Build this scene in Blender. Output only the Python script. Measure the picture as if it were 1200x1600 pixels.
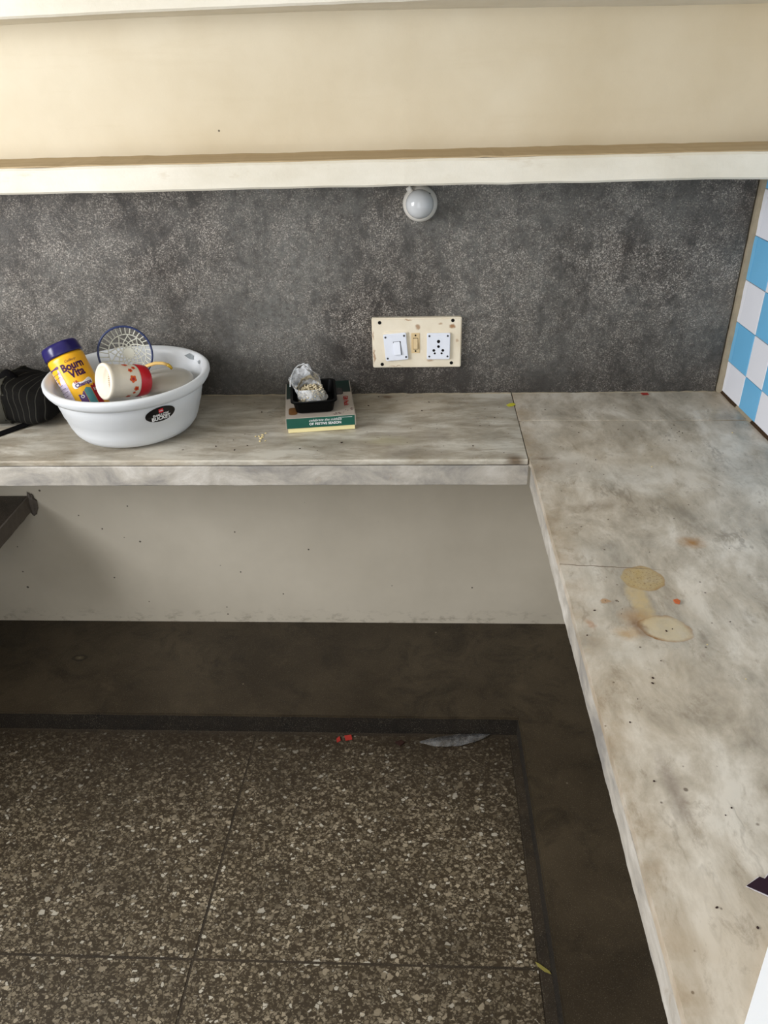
import bpy, bmesh, math, random
from mathutils import Vector, Matrix, noise
random.seed(7)
for o in list(bpy.data.objects): bpy.data.objects.remove(o)
scene = bpy.context.scene
COL = scene.collection
def sr(r, g, b):
    return tuple(((c/255)/12.92 if c/255 <= .04045 else ((c/255+.055)/1.055)**2.4) for c in (r, g, b)) + (1,)

# ------------------------------------------------------------ camera
FPX = 1202.38
PITCH, YAW, ROLL = .5432, .0570, -.0299
cam_d = bpy.data.cameras.new('camera'); cam = bpy.data.objects.new('camera', cam_d); COL.objects.link(cam)
fw = Vector((-math.sin(YAW)*math.cos(PITCH), math.cos(YAW)*math.cos(PITCH), -math.sin(PITCH)))
rt = Vector((math.cos(YAW), math.sin(YAW), 0)); up = rt.cross(fw)
rt2 = rt*math.cos(ROLL)+up*math.sin(ROLL); up2 = -rt*math.sin(ROLL)+up*math.cos(ROLL)
M = Matrix((rt2, up2, -fw)).transposed().to_4x4(); M.translation = Vector((.0576, -1.821, 1.5516))
cam.matrix_world = M
cam_d.sensor_fit = 'VERTICAL'; cam_d.sensor_height = 24; cam_d.sensor_width = 24
cam_d.lens = FPX/1600*24; cam_d.clip_start = .02
scene.camera = cam

# ------------------------------------------------------------ light and exposure
vs = scene.view_settings
vs.view_transform = 'Standard'; vs.look = 'None'; vs.gamma = 1; vs.use_curve_mapping = False
vs.exposure = 0.0
world = bpy.data.worlds.new('sky'); scene.world = world; world.use_nodes = True
bg = world.node_tree.nodes['Background']; bg.inputs[0].default_value = sr(205, 220, 240); bg.inputs[1].default_value = 1.2
def area(name, loc, aim, sx, sy, power, col):
    l = bpy.data.lights.new(name, 'AREA'); l.shape = 'RECTANGLE'; l.size = sx; l.size_y = sy; l.energy = power; l.color = col
    o = bpy.data.objects.new(name, l); COL.objects.link(o); o.location = loc
    o.rotation_euler = (Vector(aim)-Vector(loc)).to_track_quat('-Z', 'Y').to_euler(); return o
area('window_daylight', (-1.94, -1.45, 1.62), (0, -1.2, 1.15), 1.05, 1.05, 58, (.97, .98, 1.0))
area('doorway_fill', (-.35, -3.25, 1.5), (-.1, 0, 1.05), .9, 1.7, 14, (1.0, .97, .93))  # weak fill added from behind, set in an unseen doorway

# ------------------------------------------------------------ material helpers
class NT:
    def __init__(s, name, rough=.6, spec=.5):
        s.m = bpy.data.materials.new(name); s.m.use_nodes = True
        s.t = s.m.node_tree; s.b = s.t.nodes['Principled BSDF']
        s.b.inputs['Roughness'].default_value = rough
        s.b.inputs['Specular IOR Level'].default_value = spec
        s._o = None
    def n(s, typ, **kw):
        nd = s.t.nodes.new(typ)
        for k, v in kw.items():
            if k.startswith('i_'):
                nd.inputs[k[2:].replace('_', ' ')].default_value = v
            else: setattr(nd, k, v)
        return nd
    def L(s, a, b): s.t.links.new(a, b)
    @property
    def co(s):
        if s._o is None: s._o = s.n('ShaderNodeTexCoord').outputs['Object']
        return s._o
    def mapping(s, scale=(1, 1, 1), rot=(0, 0, 0), loc=(0, 0, 0), src=None):
        m = s.n('ShaderNodeMapping'); m.inputs['Scale'].default_value = scale; m.inputs['Rotation'].default_value = rot
        m.inputs['Location'].default_value = loc; s.L(src or s.co, m.inputs['Vector']); return m.outputs[0]
    def noise(s, scale, detail=4, rough=.55, dist=0, vec=None, col=False):
        nd = s.n('ShaderNodeTexNoise'); nd.inputs['Scale'].default_value = scale; nd.inputs['Detail'].default_value = detail
        nd.inputs['Roughness'].default_value = rough; nd.inputs['Distortion'].default_value = dist
        s.L(vec or s.co, nd.inputs['Vector']); return nd.outputs[1 if col else 0]
    def vor(s, scale, feature='F1', out='Distance', rnd=1, vec=None):
        nd = s.n('ShaderNodeTexVoronoi', feature=feature); nd.inputs['Scale'].default_value = scale
        nd.inputs['Randomness'].default_value = rnd
        s.L(vec or s.co, nd.inputs['Vector']); return nd.outputs[out]
    def ramp(s, v, a, b, lo=0, hi=1):
        nd = s.n('ShaderNodeMapRange'); nd.inputs['From Min'].default_value = a; nd.inputs['From Max'].default_value = b
        nd.inputs['To Min'].default_value = lo; nd.inputs['To Max'].default_value = hi; s.L(v, nd.inputs['Value']); return nd.outputs[0]
    def math(s, op, a, b=None, c=None):
        nd = s.n('ShaderNodeMath', operation=op)
        for i, v in enumerate((a, b, c)):
            if v is None: continue
            if isinstance(v, (int, float)): nd.inputs[i].default_value = v
            else: s.L(v, nd.inputs[i])
        return nd.outputs[0]
    def mix(s, f, a, b, blend='MIX'):
        nd = s.n('ShaderNodeMix', data_type='RGBA', blend_type=blend)
        if isinstance(f, (int, float)): nd.inputs[0].default_value = f
        else: s.L(f, nd.inputs[0])
        for i, v in ((6, a), (7, b)):
            if isinstance(v, tuple): nd.inputs[i].default_value = v
            else: s.L(v, nd.inputs[i])
        return nd.outputs[2]
    def color(s, c):
        if isinstance(c, tuple): s.b.inputs['Base Color'].default_value = c
        else: s.L(c, s.b.inputs['Base Color'])
    def bump(s, h, strength=.3, dist=.002):
        nd = s.n('ShaderNodeBump'); nd.inputs['Strength'].default_value = strength; nd.inputs['Distance'].default_value = dist
        s.L(h, nd.inputs['Height']); s.L(nd.outputs[0], s.b.inputs['Normal'])
    def sep(s, vec=None):
        nd = s.n('ShaderNodeSeparateXYZ'); s.L(vec or s.co, nd.inputs[0]); return nd.outputs
    def warp(s, scale, amt, detail=3):
        """object coordinates pushed about by noise"""
        nz = s.noise(scale, detail, col=True)
        a = s.n('ShaderNodeVectorMath', operation='SUBTRACT'); s.L(nz, a.inputs[0]); a.inputs[1].default_value = (.5, .5, .5)
        b = s.n('ShaderNodeVectorMath', operation='SCALE'); s.L(a.outputs[0], b.inputs[0]); b.inputs['Scale'].default_value = amt
        c = s.n('ShaderNodeVectorMath', operation='ADD'); s.L(b.outputs[0], c.inputs[0]); s.L(s.co, c.inputs[1]); return c.outputs[0]
    def ell(s, vec, cx, cy, rx, ry, rot=0):
        """normalised distance from an ellipse centre in the XY plane (1 = on the outline)"""
        x, y, _ = s.sep(vec)
        dx = s.math('SUBTRACT', x, cx); dy = s.math('SUBTRACT', y, cy)
        c, sn = math.cos(rot), math.sin(rot)
        u = s.math('ADD', s.math('MULTIPLY', dx, c/rx), s.math('MULTIPLY', dy, sn/rx))
        v = s.math('ADD', s.math('MULTIPLY', dx, -sn/ry), s.math('MULTIPLY', dy, c/ry))
        return s.math('SQRT', s.math('ADD', s.math('MULTIPLY', u, u), s.math('MULTIPLY', v, v)))

def plain(name, c, rough=.5, spec=.5, var=.08, scale=30, metal=0):
    m = NT(name, rough, spec)
    nz = m.noise(scale, 4)
    d = tuple(x*(1-var*1.6) for x in c[:3])+(1,)
    m.color(m.mix(nz, d, c)); m.b.inputs['Metallic'].default_value = metal
    return m.m

def painted_wall(name, base, dark, spots=True, scuff=.5):
    m = NT(name, .75, .3)
    big = m.ramp(m.noise(1.6, 5, .6), .35, .7)
    c = m.mix(big, base, dark)
    st = m.noise(9, 6, .7, vec=m.mapping((.35, 1, 2.4)))
    c = m.mix(m.ramp(st, .55, .85, 0, scuff), c, dark)
    if spots:
        d = m.vor(24, out='Distance'); pick = m.sep(m.vor(24, out='Color'))[0]
        sp = m.math('MULTIPLY', m.ramp(d, .055, .075, 1, 0), m.math('GREATER_THAN', pick, .965))
        c = m.mix(m.math('MULTIPLY', sp, .85), c, sr(60, 50, 42))
    m.color(c)
    m.bump(m.math('ADD', m.noise(14, 5), m.math('MULTIPLY', m.noise(120, 3), .25)), .25, .004)
    return m.m
M_cream = painted_wall('cream_limewash', sr(218, 208, 186), sr(198, 184, 156))
def under_wall():
    m = NT('grey_beige_limewash', .75, .3)
    c = m.mix(m.ramp(m.noise(2, 5, .6), .35, .7), sr(200, 192, 176), sr(182, 174, 158))
    _, _, z = m.sep()
    foot = m.ramp(m.math('ADD', z, m.math('MULTIPLY', m.noise(18, 6, .7), .05)), .085, .14, .75, 0)
    c = m.mix(m.math('MULTIPLY', foot, m.ramp(m.noise(30, 6, .75, vec=m.mapping((.6, 1, 1.2))), .52, .66)), c, sr(110, 100, 86))
    for sc, th, r in ((16, .9, .07), (34, .93, .10)):
        d = m.vor(sc); pick = m.sep(m.vor(sc, out='Color'))[0]
        sp = m.math('MULTIPLY', m.ramp(d, r*.7, r, 1, 0), m.math('GREATER_THAN', pick, th))
        c = m.mix(m.math('MULTIPLY', sp, .9), c, sr(50, 42, 34))
    m.color(c); m.bump(m.math('ADD', m.noise(9, 5), m.math('MULTIPLY', m.noise(90, 3), .2)), .3, .004)
    return m.m
M_under = under_wall()
M_room = painted_wall('room_limewash', sr(216, 212, 204), sr(200, 195, 184), False)
def shelf_mat():
    m = NT('shelf_paint', .6, .35)
    c = m.mix(m.ramp(m.noise(7, 6, .65, vec=m.mapping((.5, 1, 1))), .35, .7), sr(230, 225, 212), sr(214, 207, 190))
    edge = m.ramp(m.noise(40, 5, .7, vec=m.mapping((.25, 1, 1))), .62, .72)
    m.color(m.mix(m.math('MULTIPLY', edge, .35), c, sr(190, 175, 150)))
    m.bump(m.noise(25, 6, .65), .35, .004); return m.m
M_shelf = shelf_mat()
def dust_mat():
    m = NT('brown_shelf_dust', .9, .15)
    c = m.mix(m.noise(12, 6, .7, vec=m.mapping((.2, 3, 1))), sr(158, 136, 104), sr(196, 178, 146))
    m.color(c); m.bump(m.noise(60, 4), .3, .002); return m.m
M_dust = dust_mat()

def granite():
    """dark cast stone facing: tiny pale chips in a near-black matrix under a chalky bloom"""
    m = NT('dark_chip_facing', .5, .45)
    v1 = m.vor(470, out='Color'); r, g, b = m.sep(v1)
    grit = m.ramp(r, .35, 1, 0, 1)
    fine = m.ramp(m.noise(560, 2, .5), .40, .64)
    c = m.mix(fine, sr(34, 30, 27), sr(112, 104, 96))
    c = m.mix(m.math('MULTIPLY', m.math('POWER', grit, 2.6), .85), c, sr(196, 188, 178))
    # large dark damp clouds and a grey bloom
    vx = m.mapping((1, 1, 1.25))
    cl = m.noise(3.4, 10, .78, vec=vx)
    c = m.mix(m.ramp(cl, .46, .58, 0, .7), c, sr(38, 32, 27))
    mid = m.noise(13, 9, .8, .3, vec=m.mapping((1.2, 1, .8)))
    c = m.mix(m.ramp(mid, .47, .58, 0, .8), c, sr(34, 28, 24))
    bloom = m.math('MULTIPLY', m.ramp(m.noise(2.3, 8, .62, vec=m.mapping((1, 1, 1), loc=(3, 5, 2))), .38, .62), m.ramp(m.noise(60, 4, .7), .3, .6, .35, 1))
    x, y, z = m.sep()
    c = m.mix(m.math('MULTIPLY', bloom, .42), c, sr(140, 140, 135))
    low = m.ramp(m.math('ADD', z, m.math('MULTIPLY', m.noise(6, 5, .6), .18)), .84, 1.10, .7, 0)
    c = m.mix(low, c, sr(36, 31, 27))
    # dried whitewash drips along the shelf line
    dr = m.math('MULTIPLY', m.ramp(z, 1.265, 1.31, 0, 1), m.ramp(m.noise(16, 6, .75, vec=m.mapping((1, 1, .35), rot=(0, .6, 0))), .6, .7))
    c = m.mix(m.math('MULTIPLY', dr, .55), c, sr(170, 176, 182))
    m.color(c)
    m.L(m.ramp(r, 0, 1, .35, .7), m.b.inputs['Roughness'])
    m.bump(m.math('ADD', m.noise(420, 2), m.math('MULTIPLY', r, .4)), .5, .0012)
    return m.m
M_granite = granite()

def marble(name, along='x', stains=None):
    m = NT(name, .33, .45)
    w = m.warp(3.5, .05, 3)
    if along == 'x': mp = m.mapping((1.0, 3.2, 3), src=w); mp2 = m.mapping((.8, 3.6, 3), src=w, loc=(4, 1, 0))
    else: mp = m.mapping((2.2, 1.15, 2), rot=(0, 0, -.45), src=w); mp2 = m.mapping((2.6, 1.0, 2), rot=(0, 0, -.55), src=w, loc=(4, 1, 0))
    a = m.noise(5.2, 10, .68, .25, vec=mp)
    if along == 'x': lt, md, dk = sr(200, 195, 183), sr(166, 158, 143), sr(130, 121, 105)
    else: lt, md, dk = sr(214, 206, 193), sr(184, 174, 158), sr(144, 135, 120)
    c = m.mix(m.ramp(a, .34, .49), dk, md); c = m.mix(m.ramp(a, .49, .62), c, lt)
    b = m.noise(4.5, 5, .6, .1, vec=mp2)                      # thin ridged veins
    rid = m.math('ABSOLUTE', m.math('SUBTRACT', b, .5))
    vein = m.math('MULTIPLY', m.ramp(rid, 0, .022, 1, 0), m.ramp(m.noise(5, 3), .52, .68))
    c = m.mix(m.math('MULTIPLY', vein, .55), c, sr(116, 105, 90))
    c = m.mix(m.ramp(m.noise(2.2, 6, .6, vec=m.mapping(loc=(9, 2, 1))), .5, .72, 0, .5), c, sr(178, 158, 128))   # ochre grime
    c = m.mix(m.ramp(m.noise(2.4, 6, .6, vec=m.mapping(loc=(1, 7, 3))), .5, .7, 0, .45), c, sr(176, 177, 172))     # cool patches
    sm = m.noise(16, 9, .78, .2, vec=mp)
    c = m.mix(m.ramp(sm, .54, .68, 0, .5), c, sr(118, 102, 80))
    for sc, th, r in ((30, .86, .10), (75, .93, .16)):           # dirt specks
        d = m.vor(sc); pick = m.sep(m.vor(sc, out='Color'))[0]
        sp = m.math('MULTIPLY', m.ramp(d, r*.6, r, 1, 0), m.math('GREATER_THAN', pick, th))
        c = m.mix(m.math('MULTIPLY', sp, .75), c, sr(74, 55, 40))
    if stains: c = stains(m, c)
    m.color(c)
    m.L(m.ramp(m.noise(9, 5), .3, .7, .24, .45), m.b.inputs['Roughness'])
    m.bump(m.noise(60, 5), .12, .001)
    return m.m
def right_stains(m, c):
    w = m.warp(24, .022, 5); w2 = m.warp(60, .02, 4)
    speck = m.ramp(m.noise(260, 3, .7), .56, .66)
    patchy = m.ramp(m.noise(38, 6, .75), .3, .65, .45, 1.1); broken = m.ramp(m.noise(16, 4, .6, vec=m.mapping(loc=(3, 1, 4))), .38, .6, .1, 1.2)
    def blob(c, cx, cy, rx, ry, rot, fill, fa, rim, ra, vec, hard=.05):
        d = m.ell(vec, cx, cy, rx, ry, rot)
        ins = m.math('MULTIPLY', m.ramp(d, 1-hard, 1+hard*.4, 1, 0), patchy)
        c = m.mix(m.math('MULTIPLY', ins, fa), c, fill)
        ring = m.math('MULTIPLY', m.math('MULTIPLY', m.ramp(d, .80, .98, 0, 1), m.ramp(d, 1.0, 1.06, 1, 0)), broken)
        return m.mix(m.math('MULTIPLY', ring, ra), c, rim)
    # dumbbell shaped tea-coloured spill with a dried rim
    c = blob(c, .399, -.850, .0165, .066, .06, sr(190, 168, 124), .85, sr(150, 112, 62), 0, w, .35)
    c = blob(c, .386, -.890, .026, .024, 0, sr(160, 122, 72), .7, sr(120, 80, 40), 0, w, .6)
    c = blob(c, .417, -.787, .034, .033, -.25, sr(176, 152, 100), .85, sr(146, 112, 60), .6, w)
    d = m.ell(w, .417, -.787, .032, .030, -.25)
    c = m.mix(m.math('MULTIPLY', m.ramp(d, .9, 1, 1, 0), m.math('MULTIPLY', speck, .75)), c, sr(104, 72, 34))
    c = blob(c, .420, -.915, .037, .029, -.12, sr(198, 182, 148), .7, sr(138, 98, 52), .8, w)
    c = blob(c, .382, -.912, .012, .027, .3, sr(104, 70, 36), .75, sr(90, 56, 28), 0, w2, .5)
    c = blob(c, .362, -.925, .022, .014, 0, sr(178, 142, 92), .6, sr(150, 112, 62), 0, w2, .6)
    c = blob(c, .528, -.681, .022, .018, .2, sr(158, 112, 50), .9, sr(158, 112, 50), 0, w2, .9)
    c = blob(c, .345, -.850, .008, .006, 0, sr(168, 120, 66), .8, sr(130, 82, 40), .4, w2, .3)
    c = blob(c, .312, -.905, .006, .012, .3, sr(168, 120, 86), .6, sr(130, 82, 40), 0, w2, .5)
    c = blob(c, .352, -1.205, .011, .052, .05, sr(112, 98, 90), .6, sr(90, 80, 72), 0, w2, .8)
    c = blob(c, .335, -.40, .06, .03, .2, sr(128, 106, 78), .55, sr(90, 70, 50), 0, w2, .9)
    c = blob(c, .315, -.36, .025, .008, 0, sr(90, 66, 42), .7, sr(90, 70, 50), 0, w2, .9)
    c = blob(c, .385, -.56, .05, .02, .3, sr(120, 104, 82), .6, sr(90, 70, 50), 0, w2, .9)
    # grime band along the walking edge
    x, y, z = m.sep()
    e = m.math('ADD', x, m.math('MULTIPLY', m.noise(14, 5, .65), .05))
    c = m.mix(m.math('MULTIPLY', m.ramp(e, .315, .36, .4, 0), m.ramp(m.noise(20, 5, .7), .4, .6, .2, 1)), c, sr(150, 122, 84))
    # hairline crack fading out from the edge
    ln = m.math('ABSOLUTE', m.math('ADD', m.math('SUBTRACT', y, m.math('MULTIPLY', x, -.1)), m.math('ADD', .7125, m.math('MULTIPLY', m.noise(20, 3), .012))))
    c = m.mix(m.math('MULTIPLY', m.ramp(ln, .0006, .0016, 1, 0), m.ramp(x, .40, .47, .8, 0)), c, sr(92, 70, 48))
    return c
def back_stains(m, c):
    w = m.warp(30, .02, 4)
    for cx, cy, rx, ry, col, f in ((-.03, -.02, .018, .012, sr(90, 62, 36), .8), (-.02, -.27, .07, .03, sr(150, 142, 98), .5), (.255, -.362, .03, .03, sr(92, 72, 48), .85)):
        d = m.ell(w, cx, cy, rx, ry); c = m.mix(m.ramp(d, .2, 1, f, 0), c, col)
    return c
M_marb = marble('marble_back_run', 'x', back_stains)
M_marr = marble('marble_right_run', 'd', right_stains)
def fascia_mat():
    m = NT('marble_edge', .45, .4)
    a = m.noise(9, 9, .68, .5, vec=m.mapping((.8, .8, 1.4), rot=(0, .35, 0)))
    c = m.mix(m.ramp(a, .35, .5), sr(142, 138, 133), sr(176, 170, 160)); c = m.mix(m.ramp(a, .5, .66), c, sr(206, 201, 193))
    c = m.mix(m.ramp(m.noise(30, 6, .7, 1), .62, .75, 0, .6), c, sr(150, 132, 112))
    m.color(c); m.bump(m.noise(45, 6, .7), .35, .003); return m.m
M_fascia = fascia_mat()

def terrazzo():
    m = NT('chip_terrazzo', .5, .3)
    c = m.mix(m.noise(40, 4, .6), sr(48, 40, 29), sr(66, 56, 41))
    for sc, th, lo, hi, loc, top in ((250, .62, .05, .12, (3, 1, 0), .55), (128, .46, .07, .13, (0, 0, 0), 1), (76, .90, .08, .13, (5, 2, 0), .9)):
        v = m.mapping((1, 1.25, 1), loc=loc, rot=(0, 0, .4), src=m.warp(150, .006, 2))
        e = m.vor(sc, feature='DISTANCE_TO_EDGE', vec=v); cc = m.sep(m.vor(sc, out='Color', vec=v))
        mask = m.math('MULTIPLY', m.ramp(e, lo, hi), m.math('GREATER_THAN', cc[0], th))
        chip = m.mix(cc[1], sr(104, 93, 74), sr(172, 160, 138))
        chip = m.mix(m.math('GREATER_THAN', cc[2], .95), chip, sr(184, 178, 164))
        c = m.mix(m.math('MULTIPLY', mask, m.ramp(cc[2], 0, 1, .3, top)), c, chip)
    x, y, z = m.sep()
    far = m.ramp(m.math('ADD', y, m.math('MULTIPLY', m.noise(5, 5, .6), .35)), -.50, -.20, 0, .85)  # light falloff painted into the floor colour, darker towards the back
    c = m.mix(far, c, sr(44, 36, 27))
    c = m.mix(m.ramp(m.noise(4, 6, .65), .45, .75, 0, .6), c, sr(48, 41, 31))
    m.color(c); m.bump(m.noise(120, 3), .1, .001); return m.m
M_terr = terrazzo()
def cement(name, a, b, gl=.5, chips=False):
    m = NT(name, gl, .35)
    c = m.mix(m.ramp(m.noise(3.5, 8, .62), .35, .7), a, b)
    c = m.mix(m.ramp(m.noise(9, 8, .75, .6), .5, .66, 0, .75), c, tuple(x*.5 for x in a[:3])+(1,))
    c = m.mix(m.ramp(m.noise(7, 8, .75, vec=m.mapping(loc=(5, 2, 1))), .58, .72, 0, .5), c, tuple(x*1.5 for x in b[:3])+(1,))
    d = m.vor(30); pick = m.sep(m.vor(30, out='Color'))[0]
    sp = m.math('MULTIPLY', m.ramp(d, .05, .09, 1, 0), m.math('GREATER_THAN', pick, .93))
    c = m.mix(m.math('MULTIPLY', sp, .7), c, sr(128, 120, 102))
    if not chips:      # ring left by something once stood there
        rg = m.ell(m.warp(40, .006, 3), -.934, -.168, .022, .014)
        c = m.mix(m.math('MULTIPLY', m.ramp(rg, .55, .8), m.ramp(rg, .9, 1.15, .8, 0)), c, sr(22, 18, 12))
        c = m.mix(m.ramp(rg, .3, .6, .5, 0), c, sr(96, 88, 68))
    fl = m.noise(500, 2, .6)
    c = m.mix(m.ramp(fl, .60, .72, 0, .8 if chips else .5), c, sr(132, 124, 108))
    m.color(c); m.bump(m.noise(300 if chips else 90, 4, .6), .35, .0015); return m.m
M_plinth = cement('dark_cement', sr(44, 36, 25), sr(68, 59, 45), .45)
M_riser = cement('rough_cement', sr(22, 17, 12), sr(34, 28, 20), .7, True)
M_fillet = cement('joint_cement', sr(44, 36, 26), sr(58, 49, 36), .7)
M_mortar = plain('pale_mortar', sr(164, 153, 132), .9, .2, .25, 60)
M_slab = cement('dark_slab', sr(46, 38, 32), sr(70, 60, 52), .4, True)
M_slab_edge = plain('slab_cut_edge', sr(112, 104, 96), .7, .3, .3, 50)

# ------------------------------------------------------------ mesh helpers
def link_mesh(name, bm, mats, parent=None, smooth=False, recalc=True):
    if recalc: bmesh.ops.recalc_face_normals(bm, faces=bm.faces)
    me = bpy.data.meshes.new(name); bm.to_mesh(me); bm.free()
    for mt in (mats if isinstance(mats, (list, tuple)) else [mats]): me.materials.append(mt)
    if smooth: me.polygons.foreach_set('use_smooth', [True]*len(me.polygons))
    o = bpy.data.objects.new(name, me); COL.objects.link(o)
    if parent: o.parent = parent
    return o
def tag(o, label=None, cat=None, group=None, kind=None):
    if label: o['label'] = label
    if cat: o['category'] = cat
    if group: o['group'] = group
    if kind: o['kind'] = kind
    return o
def empty(name, loc, label, cat, group=None, rot=(0, 0, 0)):
    o = bpy.data.objects.new(name, None); COL.objects.link(o); o.location = loc; o.rotation_euler = rot
    o.empty_display_size = .05
    return tag(o, label, cat, group)
def box_bm(x0, x1, y0, y1, z0, z1, bev=0, seg=2, bm=None):
    own = bm is None
    if own: bm = bmesh.new()
    r = bmesh.ops.create_cube(bm, size=1)
    for v in r['verts']:
        v.co = Vector(((x0+x1)/2+v.co.x*(x1-x0), (y0+y1)/2+v.co.y*(y1-y0), (z0+z1)/2+v.co.z*(z1-z0)))
    if bev:
        es = list({e for v in r['verts'] for e in v.link_edges})
        bmesh.ops.bevel(bm, geom=es, offset=bev, segments=seg, affect='EDGES', profile=.6)
    return bm
def lathe_bm(prof, n=64, bm=None, wob=None):
    if bm is None: bm = bmesh.new()
    rings = []
    for r, z in prof:
        if r < 1e-6: rings.append([bm.verts.new((0, 0, z))]); continue
        ring = []
        for i in range(n):
            a = 2*math.pi*i/n; rr, zz = (r, z) if not wob else wob(r, z, a)
            ring.append(bm.verts.new((rr*math.cos(a), rr*math.sin(a), zz)))
        rings.append(ring)
    for A, B in zip(rings, rings[1:]):
        for i in range(n):
            j = (i+1) % n
            if len(A) == 1 and len(B) == 1: continue
            if len(A) == 1: bm.faces.new((A[0], B[j], B[i]))
            elif len(B) == 1: bm.faces.new((A[i], A[j], B[0]))
            else: bm.faces.new((A[i], A[j], B[j], B[i]))
    return bm
def tube_bm(pts, r, n=10, bm=None, closed=False, flat=1.0):
    if bm is None: bm = bmesh.new()
    pts = [Vector(p) for p in pts]; rings = []; N = len(pts); nrm = None
    for i, p in enumerate(pts):
        if closed: t = (pts[(i+1) % N]-pts[i-1]).normalized()
        else: t = (pts[min(i+1, N-1)]-pts[max(i-1, 0)]).normalized()
        if nrm is None: nrm = t.orthogonal().normalized()
        nrm = (nrm - t*nrm.dot(t)).normalized(); b = t.cross(nrm)
        rr = r(i/(N-1)) if callable(r) else r
        rings.append([bm.verts.new(p+nrm*rr*math.cos(2*math.pi*k/n)+b*rr*flat*math.sin(2*math.pi*k/n)) for k in range(n)])
    for i in range(N if closed else N-1):
        A, B = rings[i], rings[(i+1) % N]
        for k in range(n): bm.faces.new((A[k], A[(k+1) % n], B[(k+1) % n], B[k]))
    if not closed: bm.faces.new(rings[0]); bm.faces.new(rings[-1][::-1])
    return bm
def rough_box(name, x0, x1, y0, y1, z0, z1, mat, parent=None, step=.02, amp=.0015, bev=.002, freq=25, keep_top=False, mats2=None):
    """long slab whose edges wander a little: grid of cross sections along its longest side"""
    L = [x1-x0, y1-y0, z1-z0]; ax = L.index(max(L)); n = max(2, int(L[ax]/step)); bm = bmesh.new(); rings = []
    o1, o2 = [i for i in range(3) if i != ax]
    lo = [x0, y0, z0]; hi = [x1, y1, z1]
    sec = []
    b = bev
    for s1, s2 in ((0, 0), (1, 0), (1, 1), (0, 1)):
        c1, c2 = (lo[o1], hi[o1])[s1], (lo[o2], hi[o2])[s2]
        d1, d2 = (b, -b)[s1], (b, -b)[s2]
        a_, b_ = (c1+d1, c2), (c1, c2+d2)
        sec += ([b_, a_] if (s1, s2) in ((0, 0), (1, 1)) else [a_, b_])
    for i in range(n+1):
        t = lo[ax]+(hi[ax]-lo[ax])*i/n; ring = []
        for k, (u, v) in enumerate(sec):
            p = [0, 0, 0]; p[ax] = t; p[o1] = u; p[o2] = v
            q = Vector(p); nz = noise.noise_vector(Vector((q.x*freq, q.y*freq+3, q.z*freq+7)))
            q[o1] += nz[0]*amp; q[o2] += nz[1]*amp*(.5 if keep_top else 1)
            ring.append(bm.verts.new(q))
        rings.append(ring)
    for A, B in zip(rings, rings[1:]):
        for k in range(8): bm.faces.new((A[k], A[(k+1) % 8], B[(k+1) % 8], B[k]))
    bm.faces.new(rings[0]); bm.faces.new(rings[-1][::-1])
    return link_mesh(name, bm, mat, parent)
def text_obj(name, s, size, mat, parent, fn, bold=0.0, align='CENTER', shear=0, space=1, ext=0):
    """lettering as a thin mesh, each vertex sent through fn(x, y) -> point"""
    cu = bpy.data.curves.new(name, 'FONT'); cu.body = s; cu.size = size; cu.align_x = align; cu.offset = bold; cu.shear = shear
    cu.space_character = space; cu.space_line = .8; cu.resolution_u = 3
    t = bpy.data.objects.new(name+'_tmp', cu); COL.objects.link(t)
    bpy.context.view_layer.update()
    me = bpy.data.meshes.new_from_object(t.evaluated_get(bpy.context.evaluated_depsgraph_get()))
    bpy.data.objects.remove(t); bpy.data.curves.remove(cu)
    for v in me.vertices: v.co = Vector(fn(v.co.x, v.co.y))
    me.name = name; me.materials.clear(); me.materials.append(mat)
    o = bpy.data.objects.new(name, me); COL.objects.link(o); o.parent = parent
    return o
def patch_bm(poly_fn, outline, thick=0):
    """flat n-gon fan mapped by fn"""
    bm = bmesh.new(); cx = sum(p[0] for p in outline)/len(outline); cy = sum(p[1] for p in outline)/len(outline)
    K = 5; rings = []
    c = bm.verts.new(poly_fn(cx, cy))
    for k in range(1, K+1):
        f = k/K; rings.append([bm.verts.new(poly_fn(cx+(x-cx)*f, cy+(y-cy)*f)) for x, y in outline])
    n = len(outline)
    for i in range(n): bm.faces.new((c, rings[0][i], rings[0][(i+1) % n]))
    for A, B in zip(rings, rings[1:]):
        for i in range(n): bm.faces.new((A[i], B[i], B[(i+1) % n], A[(i+1) % n]))
    return bm
def rrect(w, h, r, n=5, cx=0, cy=0):
    o = []
    for sx, sy, a0 in ((1, 1, 0), (-1, 1, 90), (-1, -1, 180), (1, -1, 270)):
        for i in range(n+1):
            a = math.radians(a0+90*i/n); o.append((cx+sx*(w/2-r)+r*math.cos(a), cy+sy*(h/2-r)+r*math.sin(a)))
    return o
def prism_bm(outline, z0, z1, bev=0, bm=None):
    if bm is None: bm = bmesh.new()
    a = [bm.verts.new((x, y, z0)) for x, y in outline]; b = [bm.verts.new((x, y, z1)) for x, y in outline]; n = len(a)
    bm.faces.new(a[::-1]); top = bm.faces.new(b)
    for i in range(n): bm.faces.new((a[i], a[(i+1) % n], b[(i+1) % n], b[i]))
    if bev: bmesh.ops.bevel(bm, geom=list(top.edges), offset=bev, segments=2, affect='EDGES')
    return bm

# ------------------------------------------------------------ the setting
HC = .80                      # worktop height
XR, AR = .7965, .0511         # right wall line x = XR - AR*y
XI = .2853                    # inner edge of the right-hand worktop
HS, TS, PS = 1.3106, .0491, .1566
XL, YR, ZC = -2.0, -3.3, 2.7  # far sides of the room
def struct(name, bm, mat, parent=None, smooth=False):
    o = link_mesh(name, bm, mat, parent, smooth)
    if not parent: o['kind'] = 'structure'
    return o
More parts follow.
